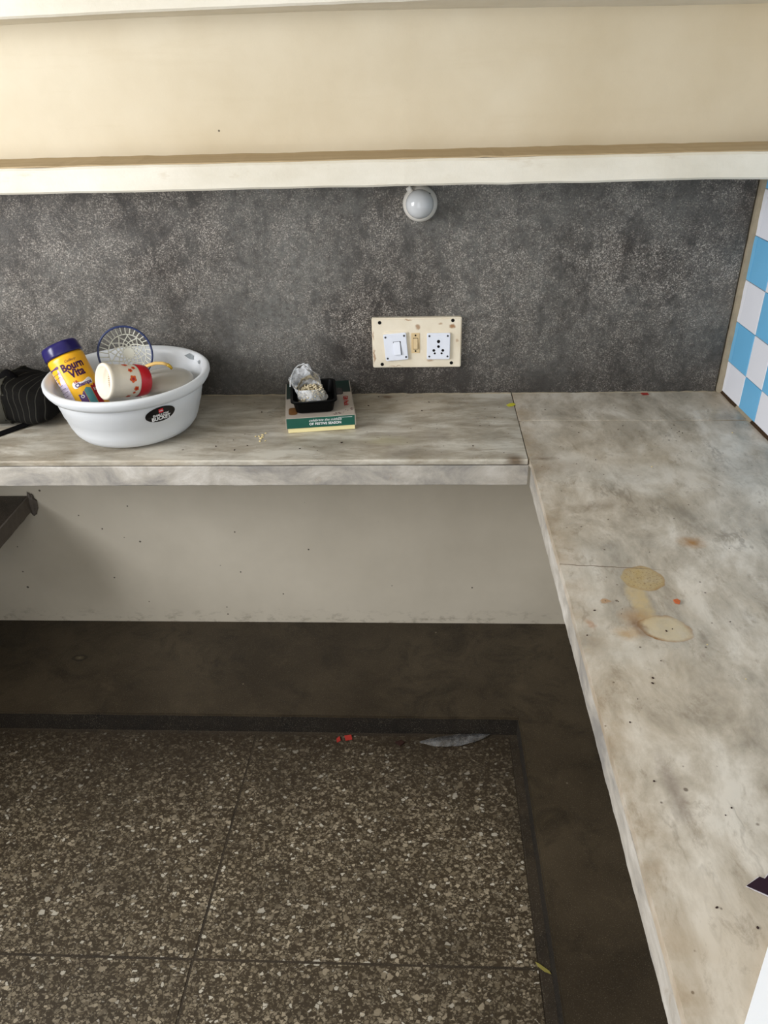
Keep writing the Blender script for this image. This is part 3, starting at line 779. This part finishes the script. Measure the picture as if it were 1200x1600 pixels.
for k in range(9):
    wv = random.uniform(.016, .030); y = jl-.024-k*.0085
    q = patch_bm(on_jar(.0009), [(-.062, y), (-.062+wv, y), (-.062+wv, y+.0012), (-.062, y+.0012)])
    me = bpy.data.meshes.new('t'); q.to_mesh(me); q.free(); bm.from_mesh(me); bpy.data.meshes.remove(me)
link_mesh('small_print', bm, M_purp, jb)

# blue-rimmed openwork basket
M_navy = plain('navy_rim', sr(26, 44, 92), .3, .5, .1); M_net = plastic('cream_mesh_plastic', sr(240, 240, 228), .4, .2)
bs = empty('openwork_basket', (-.6270, -.135, .9600), 'small openwork basket with a navy rim propped at the back of the white tub', 'basket')
nrm = Vector((.12, -1, .28)).normalized(); bs.rotation_mode = 'QUATERNION'; bs.rotation_quaternion = Vector((0, 0, 1)).rotation_difference(nrm)
R0 = .0615
link_mesh('rim', tube_bm([(R0*math.cos(2*math.pi*i/64), R0*math.sin(2*math.pi*i/64), 0) for i in range(64)], .0024, 10, closed=True), M_navy, bs, True)
def bz(r): return -.034*(1-(r/R0)**2.6)
bm = bmesh.new()
for k in range(32):     # outer ribs
    a = 2*math.pi*k/32
    tube_bm([((R0*f)*math.cos(a+.05*(1-f)*6), (R0*f)*math.sin(a+.05*(1-f)*6), bz(R0*f)) for f in (1, .93, .86, .78, .70)], .0012, 6, bm)
link_mesh('rib', bm, M_net, bs, True)
bm = bmesh.new(); r1 = R0*.70
tube_bm([(r1*math.cos(2*math.pi*i/48), r1*math.sin(2*math.pi*i/48), bz(r1)) for i in range(48)], .0012, 6, bm, True)
for k in range(12):     # overlapping petals of the base
    for s in (-1, 1):
        pts = []
        for i in range(11):
            f = i/10; r = .012+(r1-.012)*f; a = 2*math.pi*k/12+s*(1.05*math.sin(f*math.pi/2)**1.2)
            pts.append((r*math.cos(a), r*math.sin(a), bz(r)))
        tube_bm(pts, .0012, 6, bm)
link_mesh('petal_mesh', bm, M_net, bs, True)
link_mesh('centre_disc', prism_bm([(.0135*math.cos(2*math.pi*i/24), .0135*math.sin(2*math.pi*i/24)) for i in range(24)], -.036, -.033, .0006), M_net, bs)

# red and white mug lying on its side
M_mw = plain('mug_white', sr(236, 226, 208), .3, .5, .05); M_mr = plain('mug_red', sr(196, 16, 34), .28, .5, .12)
M_or = plain('orange_print', sr(230, 96, 30), .4, .4, .2, 200)
mg = empty('insulated_mug', (-.5810, -.258, .9420), 'red and white mug with orange flowers lying on its side in the tub', 'mug')
tocam = (Vector((.0576, -1.821, 1.5516))-Vector((-.596, -.262, .946))).normalized(); ox = Vector((1, 0, .02)); ox = (ox-tocam*ox.dot(tocam)).normalized(); dirv = (tocam*.45-ox*.89).normalized(); mg.rotation_mode = 'QUATERNION'; mg.rotation_quaternion = Vector((0, 0, 1)).rotation_difference(dirv)
MR = .0350; H2 = .060
link_mesh('cup', lathe_bm([(MR*.97, -.012), (MR, -.006), (MR*1.02, .030), (MR*1.05, .048), (MR*1.12, .051), (MR*1.12, .058), (MR*1.04, H2), (MR*.92, H2), (MR*.88, .044), (MR*.84, .044), (MR*.80, -.03), (0, -.035)], 52), M_mw, mg, True)
link_mesh('base', lathe_bm([(MR*1.0, -.0115), (MR*1.02, -.014), (MR*.97, -.030), (MR*.92, -.037), (MR*.80, -.0405), (0, -.041)], 52), M_mr, mg, True)
bm = bmesh.new()
for k in range(44):
    a = 2*math.pi*k/44; box_bm(-.0008, .0008, MR*.795, MR*.84, -.02, .034, 0, bm=bm)
    vsn = bm.verts[-8:] if hasattr(bm.verts, 'ensure_lookup_table') and not bm.verts.ensure_lookup_table() else []
    bmesh.ops.rotate(bm, cent=(0, 0, 0), matrix=Matrix.Rotation(a, 3, 'Z'), verts=vsn)
link_mesh('inner_fluting', bm, plain('mug_inside', sr(206, 180, 146), .4), mg)
def on_mug(off, a0, z0):
    def f(x, y):
        a = a0+y/MR; r = MR*1.012+off; return (r*math.cos(a), r*math.sin(a), z0+x)
    return f
# find the roll angle whose outward direction faces the camera
Rm = mg.rotation_quaternion.to_matrix(); tocam = (Vector((.0576, -1.821, 1.5516))-mg.location).normalized(); lc = Rm.transposed() @ tocam; a_cam = math.atan2(lc.y, lc.x)
sgn = 1 if (Rm @ Vector((-math.sin(a_cam), math.cos(a_cam), 0))).z > 0 else -1
for da, z0, s in ((.10, .008, .0075), (-.50, .000, .0052), (-.80, .003, .0030), (.66, .010, .0046), (.86, .000, .004), (1.25, .014, .006), (-1.2, .012, .005)):
    pts = [((s*(1+.14*math.cos(5*t+1)))*math.cos(t), (s*(1+.14*math.cos(5*t+1)))*math.sin(t)) for t in [2*math.pi*i/30 for i in range(30)]]
    link_mesh('flower_print', patch_bm(on_mug(.0004, a_cam+sgn*da, z0), pts), M_or, mg)
    link_mesh('flower_print', patch_bm(on_mug(.0009, a_cam+sgn*da, z0), [(x*.42, y*.42) for x, y in pts]), M_crim, mg)

# grey bowl, upside down, and a yellow-handled ladle
M_gry = plastic('grey_translucent', sr(196, 192, 182), .3, .15)
gbw = empty('lidded_bowl', (-.536, -.165, HC+.0075), 'grey plastic bowl with a domed lid in the tub, right of the red mug', 'bowl')
link_mesh('body', lathe_bm([(0, 0), (.040, 0), (.044, .002), (.054, .045), (.062, .092), (.062, .096), (0, .096)], 56), M_gry, gbw, True)
link_mesh('lid', lathe_bm([(.0615, .0935), (.0665, .0935), (.0670, .0985), (.0650, .1035), (.058, .1085), (.045, .1125), (.025, .1150), (0, .1155)], 56), M_gry, gbw, True)
M_ylp = plain('yellow_handle', sr(226, 188, 112), .35, .5, .1)
M_ytip = plain('yellow_tip', sr(186, 150, 30), .25, .5, .2)
ld = empty('ladle', (-.58, -.165, .926), 'pale yellow curved handle poking out behind the red mug', 'ladle')
hp = [(-.030, -.020, -.012), (-.012, -.018, -.001), (.002, -.016, .0125), (.018, -.015, .0215), (.036, -.014, .0265), (.052, -.013, .0260), (.062, -.013, .0225)]
link_mesh('handle', tube_bm(hp, lambda t: .0050-.0012*t, 10, flat=.7), M_ylp, ld, True)
link_mesh('hook_tip', tube_bm([hp[-1], (.068, -.013, .0180), (.0715, -.013, .0125)], lambda t: .0042-.001*t, 10), M_ytip, ld, True)

# ------------------------------------------------------------ striped black cloth bag, left edge
def bagm():
    m = NT('black_striped_cloth', .9, .08)
    x, y, z = m.sep(m.warp(9, .012, 2))
    zz = m.math('MULTIPLY', m.math('SUBTRACT', z, .05), 20)
    u = m.math('ADD', m.math('ADD', x, m.math('MULTIPLY', y, -.25)), m.math('MULTIPLY', m.math('MULTIPLY', zz, zz), .010))
    st = m.math('ABSOLUTE', m.math('SUBTRACT', m.math('FRACT', m.math('MULTIPLY', u, 62)), .5))
    ln = m.ramp(st, .0, .07, 1, 0)
    base = m.mix(m.noise(30, 4), sr(14, 13, 12), sr(24, 23, 21))
    m.color(m.mix(m.math('MULTIPLY', ln, .5), base, sr(84, 82, 74))); m.bump(m.noise(700, 2), .3, .0006); return m.m
M_bag = bagm(); M_bagp = plain('black_webbing', sr(12, 11, 12), .9, .08, .3, 300); M_olive = plain('grey_olive_cloth', sr(66, 64, 56), .9, .2, .25, 40)
cb = empty('cloth_bag', (-.885, -.118, HC+.0004), 'crumpled black cloth bag with thin pale stripes at the left edge behind the tub', 'bag')
bm = bmesh.new(); bmesh.ops.create_uvsphere(bm, u_segments=96, v_segments=48, radius=1)
for v in bm.verts:
    d = v.co.copy(); s = Vector((abs(d.x)**.6*math.copysign(1, d.x), abs(d.y)**.7*math.copysign(1, d.y), abs(d.z)**.62*math.copysign(1, d.z)))
    p = Vector((s.x*.175-.085, s.y*.085, .052+s.z*.052))
    if p.y < 0: p.y -= .035*max(0, min(1, (p.x+.02)/.07))*(1-p.z/.12)
    fold = .008*noise.noise(Vector((p.x*14, p.y*14, p.z*14)))+.004*noise.noise(Vector((p.x*40, p.y*22, 3)))
    p += d*fold
    if p.z > .09: p.z += .010*max(0, 1-abs(p.x+.03)/.04)
    p.z = max(p.z, .0005); v.co = p
SX = -.030                          # seam: olive end panel to its left, striped cloth to its right
pm = bm.copy()
bmesh.ops.delete(bm, geom=[f for f in bm.faces if f.calc_center_median().x < SX], context='FACES')
bmesh.ops.delete(pm, geom=[f for f in pm.faces if f.calc_center_median().x >= SX], context='FACES')
seam = {}
for e in bm.edges:
    if e.is_boundary:
        for v in e.verts: seam[v.index] = v.co.copy()
ring_ = sorted(seam.values(), key=lambda c: math.atan2(c.z-.05, c.y))
link_mesh('body', bm, M_bag, cb, True)
link_mesh('side_panel', pm, M_olive, cb, True)
link_mesh('seam_piping', tube_bm([(SX+(p.x-SX)*.3, p.y*1.005, p.z+.0004) for p in ring_[::2]], .0018, 6, closed=True), M_olive, cb, True)
# stiff folded top corner
bm = bmesh.new(); ring = []
for i in range(15):
    t = i/14; x = -.055+.062*t; h = .028*math.sin(math.pi*min(1, t*1.25+.05))**.8+.002
    yb = .004*noise.noise(Vector((t*5, 0, 2)))
    ring.append([bm.verts.new(p) for p in ((x, -.045+yb, .088), (x+.002, -.030+yb, .098+h), (x+.004, -.024+yb, .098+h), (x, .005+yb, .090))])
for A_, B_ in zip(ring, ring[1:]):
    for k in range(3): bm.faces.new((A_[k], A_[k+1], B_[k+1], B_[k]))
link_mesh('top_fold', bm, M_bagp, cb, True)
bm = bmesh.new(); pts = [(.060, -.070, .018), (.030, -.052, .010), (.008, -.058, .006), (-.008, -.072, .004), (-.030, -.098, .003), (-.055, -.130, .003), (-.08, -.165, .003), (-.12, -.21, .003)]
rr = []
for i, p in enumerate(pts):
    p = Vector(p); q = Vector(pts[min(i+1, len(pts)-1)])-Vector(pts[max(i-1, 0)]); q.z = 0; nn = Vector((-q.y, q.x, 0)).normalized()*.012
    rr.append([bm.verts.new(p+nn), bm.verts.new(p-nn), bm.verts.new(p-nn-Vector((0, 0, .002))), bm.verts.new(p+nn-Vector((0, 0, .002)))])
for A_, B_ in zip(rr, rr[1:]):
    for k in range(4): bm.faces.new((A_[k], A_[(k+1) % 4], B_[(k+1) % 4], B_[k]))
bm.faces.new(rr[0]); bm.faces.new(rr[-1][::-1])
link_mesh('strap', bm, M_bagp, cb)

# ------------------------------------------------------------ sweet box, tray and bag of puffed grain
M_green = (lambda m: (m.color(m.mix(m.noise(25, 5), sr(14, 70, 58), sr(26, 92, 76))), m.m)[-1])(NT('green_card', .35, .45))
M_dgreen = plain('dark_green_card', sr(16, 46, 38), .35, .45, .2)
M_card = plain('grey_card', sr(176, 166, 154), .4, .4, .08, 14); M_yc = plain('cream_card', sr(240, 226, 170), .6, .3, .06)
M_brn = plain('brown_print', sr(136, 92, 48), .5, .3, .5, 60); M_rp = plain('red_print', sr(176, 40, 36), .5, .3)
M_dots = plain('plum_print', sr(96, 56, 66), .5, .3)
bx = empty('sweet_box', (-.1870, -.116, HC+.0006), 'flat green and grey cardboard sweet box under the black tray', 'box', rot=(0, 0, math.radians(8.3)))
W, DD = .1570, .2120
link_mesh('carton', box_bm(-W/2+.003, W/2-.001, -DD/2+.001, DD/2-.001, 0, .030, .0006, 1), M_yc, bx)
lid = link_mesh('lid', box_bm(-W/2, W/2, -DD/2-.001, DD/2, .0115, .0370, .0008, 1), M_card, bx)
link_mesh('printed_band', patch_bm(lambda x, y: (x, -DD/2-.0014, y), [(-W/2+.001, .0118), (W/2-.001, .0118), (W/2-.001, .0362), (-W/2+.001, .0362)]), M_green, lid)
tf_ = lambda dx, dz: (lambda x, y: (x+dx, -DD/2-.0018, y+dz))
text_obj('lettering', 'celebrate the mithais', .0088, M_white, lid, tf_(.010, .0265), 0, shear=.35)
text_obj('lettering', 'OF FESTIVE SEASON', .0082, M_white, lid, tf_(.010, .0178), .0002)
link_mesh('small_print', patch_bm(lambda x, y: (x, -DD/2-.0017, y), [(.040, .0320), (.072, .0320), (.072, .0329), (.040, .0329)]), M_white, lid)
top = lambda x, y: (x, y, .0373)
# dark green wave at the back of the lid
wave = [(-W/2+.001, DD/2-.001), (W/2-.001, DD/2-.001), (W/2-.001, .030), (.058, .031), (.050, .036), (.042, .046), (.030, .052), (.0, .040), (-.03, .02), (-.06, .008), (-W/2+.001, .006)][::-1]
bm = bmesh.new(); bm.faces.new([bm.verts.new(top(x, y)) for x, y in wave]); bmesh.ops.triangulate(bm, faces=bm.faces[:]); link_mesh('printed_wave', bm, M_dgreen, lid)
link_mesh('brown_emblem', patch_bm(top, rrect(.020, .042, .008, 4, -.062, -.068)), M_brn, lid)
text_obj('lettering', 'Gift Pack', .0155, M_rp, lid, lambda x, y: (.058+y, -.024-x, .0376), .0005)
bm = bmesh.new()
for k in range(34):
    t = random.random(); x = .030+.046*t; y = -.098+.024*t**1.5+random.uniform(-.006, .008); s = random.uniform(.0006, .0018)
    bm.faces.new([bm.verts.new((x+s*math.cos(q), y+s*math.sin(q), .0376)) for q in (0, 1.2, 2.4, 3.7, 5)])
o = link_mesh('petal_print', bm, M_dots, lid)
for s in (-1, 1):
    link_mesh('lid_flap', box_bm(s*(W/2+.0006)-.0006, s*(W/2+.0006)+.0006, -DD/2-.0012, DD/2, .0100, .0368), M_card, lid)

M_tray = plain('black_tray_plastic', sr(5, 5, 5), .38, .12, .3)
M_trayr = plain('black_tray_rim', sr(42, 38, 35), .5, .35, .3)
tr = empty('food_tray', (-.1945, -.146, HC+.0388), 'small black plastic tray standing on the sweet box', 'tray', rot=(0, 0, math.radians(8)))
bm = bmesh.new(); rings = []
for (w, d, z, r) in ((.080, .112, 0, .012), (.086, .118, .002, .013), (.0975, .130, .030, .014), (.106, .140, .0305, .015), (.106, .140, .0285, .015)):
    rings.append([bm.verts.new((x, y, z)) for x, y in rrect(w, d, r, 5)])
inner = []
for (w, d, z, r) in ((.106, .140, .0320, .015), (.096, .128, .0320, .014), (.084, .116, .004, .013), (.078, .110, .0025, .012)):
    inner.append([bm.verts.new((x, y, z)) for x, y in rrect(w, d, r, 5)])
allr = rings+inner; n = len(rings[0])
bm.faces.new(rings[0][::-1]); bm.faces.new(inner[-1])
for A_, B_ in zip(allr, allr[1:]):
    for k in range(n): bm.faces.new((A_[k], A_[(k+1) % n], B_[(k+1) % n], B_[k]))
link_mesh('body', bm, M_tray, tr)
o = link_mesh('grip_tab', prism_bm(rrect(.020, .034, .006, 4), .0285, .0315, .0008), M_trayr, tr); o.location = (.058, -.010, 0)
# clear bag
def clear_plastic(name, milk=.25):
    m = NT(name, .12, .5)
    tp = m.n('ShaderNodeBsdfTransparent'); gl = m.n('ShaderNodeBsdfGlossy'); gl.inputs['Roughness'].default_value = .14
    df = m.n('ShaderNodeBsdfDiffuse'); df.inputs[0].default_value = sr(225, 228, 232)
    tl = m.n('ShaderNodeBsdfTranslucent'); tl.inputs[0].default_value = sr(225, 228, 232)
    a = m.n('ShaderNodeAddShader'); m.L(df.outputs[0], a.inputs[0]); m.L(tl.outputs[0], a.inputs[1])
    mk = m.n('ShaderNodeMixShader'); m.L(m.ramp(m.noise(45, 5, .7), .4, .7, milk*.4, milk*1.8), mk.inputs[0]); m.L(tp.outputs[0], mk.inputs[1]); m.L(df.outputs[0], mk.inputs[2])
    fr = m.n('ShaderNodeFresnel'); fr.inputs[0].default_value = 1.5
    bu = m.n('ShaderNodeBump'); bu.inputs['Strength'].default_value = .5; bu.inputs['Distance'].default_value = .003; m.L(m.noise(55, 3, .55), bu.inputs['Height'])
    m.L(bu.outputs[0], fr.inputs['Normal']); m.L(bu.outputs[0], gl.inputs['Normal'])
    f2 = m.math('MULTIPLY', m.math('ADD', fr.outputs[0], .04), .8)
    mx = m.n('ShaderNodeMixShader'); m.L(f2, mx.inputs[0]); m.L(mk.outputs[0], mx.inputs[1]); m.L(gl.outputs[0], mx.inputs[2])
    m.L(mx.outputs[0], m.t.nodes['Material Output'].inputs['Surface']); return m.m
M_clear = clear_plastic('crinkled_clear_plastic', .52)
pb = empty('clear_bag', (-.198, -.158, HC+.0425), 'crinkled clear plastic bag of puffed grain slumped in the black tray', 'bag')
bm = bmesh.new(); NA, NV = 56, 26; rings = []
for j in range(NV+1):
    t = j/NV; ring = []
    for i in range(NA):
        a = 2*math.pi*i/NA; ca, sa = math.cos(a), math.sin(a)       # sa>0 back, ca>0 right
        top_h = .044+.030*max(0, sa)**.8+.030*max(0, ca)*max(0, sa+.3)-.006*max(0, -ca)*max(0, -sa)
        z = t*top_h
        w = (.038*(1-.15*t))*(1-.55*max(0, t-.45)*max(0, sa)); d = .040*(1-.35*t)
        x = ca*w*(.55+.45*min(1, t*3.5)); y = sa*d*(.55+.45*min(1, t*3.5))
        x += -.022*t*t*max(0, sa+.2)
        if t > .6: x -= .010*(t-.6)*2*max(0, -ca)
        cr_ = .0048*noise.noise(Vector((x*45, y*45, z*45+4)))+.0010*noise.noise(Vector((x*150, y*150, z*150)))
        ring.append(bm.verts.new((x+ca*cr_*2, y+sa*cr_*2, z+cr_)))
    rings.append(ring)
for A_, B_ in zip(rings, rings[1:]):
    for k in range(NA): bm.faces.new((A_[k], A_[(k+1) % NA], B_[(k+1) % NA], B_[k]))
bm.faces.new(rings[0][::-1])
link_mesh('film', bm, M_clear, pb, True)
link_mesh('rolled_hem', tube_bm([v for v in [(r_) for r_ in []]] or [(-.012+.0345*math.cos(a)*(1-.3*max(0, math.sin(a)))-.012*max(0, math.sin(a))+.003-.004*max(0, -math.cos(a)), .0262*math.sin(a), .046+.040*max(0, math.sin(a))+.012*max(0, math.cos(a))*max(0, math.sin(a)+.4)-.006*max(0, -math.cos(a))*max(0, -math.sin(a))) for a in [math.radians(75+i*9) for i in range(14)]], .0016, 6), M_clear, pb, True)
M_puff = plain('puffed_grain', sr(228, 214, 180), .7, .3, .25, 300)
gr = tag(bpy.data.objects.new('puffed_grain', None), 'x', 'x'); bpy.data.objects.remove(gr)
bm = bmesh.new(); base = bmesh.new(); bmesh.ops.create_icosphere(base, subdivisions=1, radius=1)
bme = bpy.data.meshes.new('b'); base.to_mesh(bme); base.free()
for k in range(520):
    a = random.uniform(0, 2*math.pi); r = random.random()**.5; z = random.uniform(.004, .030)+.010*max(0, math.sin(a))*r
    q = Matrix.Translation((-.198+r*.031*math.cos(a), -.158+r*.034*math.sin(a), HC+.0425+z)) @ Matrix.Rotation(random.uniform(0, 6), 4, Vector((random.random(), random.random(), random.random()+.1)).normalized()) @ Matrix.Diagonal((.0036, .0022, .0020, 1))
    vv = [bm.verts.new(q @ v.co) for v in bme.vertices]
    for p in bme.polygons: bm.faces.new([vv[i] for i in p.vertices])
o = link_mesh('puffed_grain', bm, M_puff, None, True); tag(o, 'pale puffed grain filling the clear bag in the black tray', 'grain', kind='stuff')

# ------------------------------------------------------------ scraps and crumbs
def scrap(name, pts, z, th, mat, label, cat, curl=0, mats=None):
    cx = sum(p[0] for p in pts)/len(pts); cy = sum(p[1] for p in pts)/len(pts)
    b = bmesh.new(); c = b.verts.new((0, 0, th+curl*.3)); n = len(pts)
    v1 = [b.verts.new((x-cx, y-cy, th+curl*abs(noise.noise(Vector((x*60, y*60, 1)))))) for x, y in pts]
    v0 = [b.verts.new((v.co.x, v.co.y, v.co.z-th)) for v in v1]; c0 = b.verts.new((0, 0, curl*.3))
    for i in range(n):
        j = (i+1) % n; b.faces.new((c, v1[i], v1[j])); b.faces.new((c0, v0[j], v0[i])); b.faces.new((v1[i], v0[i], v0[j], v1[j]))
    o = link_mesh(name, b, mat); o.location = (cx, cy, z); return tag(o, label, cat)
M_leafy = plain('yellow_leaf', sr(206, 200, 60), .6, .3, .2, 200); M_redw = plain('red_wrapper', sr(176, 58, 50), .35, .5, .2, 200)
M_plum = plain('plum_foil', sr(38, 12, 32), .45, .25, .2, 60); M_silv = plain('foil_back', sr(214, 210, 214), .3, .6, .1, 90)
M_paper = plain('white_paper', sr(248, 250, 254), .6, .3, .01)
M_leafb = plain('dry_leaf', sr(150, 140, 72), .6, .3, .2, 200); M_orange = plain('orange_crumb', sr(206, 108, 60), .6, .3, .3, 300)
M_crumb = plain('pale_crumb', sr(236, 216, 160), .7, .3, .2, 300); M_dcr = plain('dark_crumb', sr(52, 30, 24), .7, .3, .3, 300)
scrap('leaf_scrap', [(.263, -.078), (.272, -.070), (.281, -.066), (.286, -.074), (.279, -.086), (.268, -.088)], HC+.0003, .0006, M_leafy, 'tiny yellow leaf scrap on the worktop joint near the corner', 'leaf', .002)
scrap('red_scrap', [(.600, -.012), (.617, -.010), (.618, -.022), (.602, -.024)], HC+.0006, .0006, M_redw, 'tiny red wrapper scrap at the foot of the dark stone wall', 'scrap', .002)
scrap('orange_crumb', [(.450, -.847), (.456, -.845), (.460, -.850), (.457, -.856), (.451, -.854)], HC+.0003, .002, M_orange, 'orange crumb right of the brown spill on the right worktop', 'crumb', .002)
fp = [(.3925, -1.3262), (.409, -1.3165), (.4125, -1.3195), (.421, -1.312), (.470, -1.305), (.480, -1.345), (.425, -1.346)]
fe = empty('foil_wrapper', (.43, -1.328, HC+.0003), 'dark plum foil wrapper with silvery torn edges at the right edge of the frame', 'wrapper')
for nm, sc, z, mt in (('silver_backing', 1.07, 0.0, M_silv), ('foil', 1.0, .0013, M_plum)):
    b = bmesh.new(); c = b.verts.new((0, 0, z+.0028)); r_ = []
    for x, y in fp:
        dx, dy = (x-.43)*sc, (y+1.328)*sc
        if nm == 'silver_backing' and x < .4: dx, dy = dx/1.05, dy
        r_.append(b.verts.new((dx, dy, z+.0014+.0012*math.sin(x*300))))
    r0 = [b.verts.new((v.co.x, v.co.y, v.co.z-.0008)) for v in r_]
    for i in range(len(r_)):
        j = (i+1) % len(r_); b.faces.new((c, r_[i], r_[j])); b.faces.new((r_[i], r0[i], r0[j], r_[j]))
    link_mesh(nm, b, mt, fe)
scrap('paper_sheet', [(.3436, -1.459), (.3918, -1.3870), (.620, -1.04-.19), (.72, -1.40), (.55, -1.68), (.30, -1.525)], HC+.0004, .003, M_paper, 'blank white sheet in the bottom right corner of the worktop', 'paper')
M_clear2 = clear_plastic('floor_film_plastic', .10)
b = bmesh.new(); rows = []
for i in range(17):
    t = i/16; hw = .026*math.sin(math.pi*min(.999, max(.02, t)))**.7
    cx_ = .050+.185*t; cy_ = -.402+.030*t**2
    rows.append([b.verts.new((cx_, cy_+hw*(k/6*2-1)*.75, .0035+.010*math.sin(math.pi*t)*math.sin(math.pi*k/6)+.0022*noise.noise(Vector((i*.5, k*1.3, 0))))) for k in range(7)])
for A_, B_ in zip(rows, rows[1:]):
    for k in range(6): b.faces.new((A_[k], B_[k], B_[k+1], A_[k+1]))
for v in b.verts: v.co -= Vector((.14, -.395, .0))
o = link_mesh('plastic_film', b, M_clear2, None, False); o.location = (.142, -.398-.012, .0); tag(o, 'clear plastic film scrap on the floor below the plinth corner', 'film')
scrap('red_scrap', [(-.166, -.408), (-.158, -.400), (-.154, -.414), (-.163, -.422)], .0006, .001, M_redw, 'left of two tiny red wrapper pieces on the floor by the plinth', 'scrap', .003)
scrap('red_scrap', [(-.146, -.398), (-.128, -.394), (-.124, -.410), (-.141, -.414)], .0006, .001, M_redw, 'right of two tiny red wrapper pieces on the floor by the plinth', 'scrap', .003)
scrap('dark_scrap', [(-.012, -.418), (.004, -.410), (.014, -.418), (.002, -.430)], .0006, .003, M_dcr, 'black crumb on the floor left of the clear film', 'crumb', .003)
scrap('leaf_strip', [(.281, -.971), (.289, -.975), (.306, -.988), (.309, -.994), (.297, -.990), (.285, -.980)], .0006, .0008, M_leafb, 'thin yellow green leaf strip on the floor beside the right plinth', 'leaf', .002)
def crumbs(name, spots, z, mat, label, lo, hi):
    b = bmesh.new()
    for x, y in spots:
        s = random.uniform(lo, hi); q = Matrix.Translation((x, y, z+s*.35)) @ Matrix.Rotation(random.uniform(0, 3), 4, 'Z') @ Matrix.Diagonal((s*random.uniform(.8, 1.6), s*.8, s*.5, 1))
        vv = [b.verts.new(q @ v.co) for v in bme.vertices]
        for p in bme.polygons: b.faces.new([vv[i] for i in p.vertices])
    o = link_mesh(name, b, mat); return tag(o, label, 'crumbs', kind='stuff')
crumbs('pale_crumbs', [(-.306+random.gauss(0, .006), -.262+random.gauss(0, .014)) for _ in range(11)], HC, M_crumb, 'small cluster of pale crumbs on the worktop between tub and box', .0015, .0035)
sp2 = [(.62, -.215), (.632, -.232), (.637, -.240), (.626, -.238), (.545, -.30), (.63, -.33), (.50, -.22), (.515, -.20), (.41, -.235), (.345, -.848), (.367, -.868), (.363, -.880), (.43, -.915), (.324, -.872), (.365, -.850), (.42, -.92), (.585, -.70), (.395, -.985), (.372, -1.03), (.375, -1.02), (.40, -1.24), (.41, -1.23), (.355, -1.35), (.388, -1.37), (.345, -1.06)]
sp2 += [(random.uniform(.30, .76), random.uniform(-1.2, -.03)) for _ in range(12)]
crumbs('dark_crumbs', sp2, HC, M_dcr, 'dark crumbs strewn over the right worktop', .0007, .0020)
sp3 = [(-.41, -.06), (-.36, -.05), (-.18, -.30), (-.12, -.28), (.21, -.10), (.245, -.09), (.17, -.30), (.10, -.33), (-.05, -.02), (-.33, -.11)]+[(random.uniform(-.45, .26), random.uniform(-.35, -.02)) for _ in range(16)]
crumbs('dark_specks', [p for p in sp3 if not (-.29 < p[0] < -.09 and p[1] > -.25)], HC, M_dcr, 'dark specks scattered over the back worktop', .0009, .0022)
crumbs('white_grains', [(.746, -.24), (.53, -.40), (.47, -.95), (.50, -1.02)], HC, M_crumb, 'few white grains on the right worktop', .0012, .0022)
bpy.data.meshes.remove(bme)
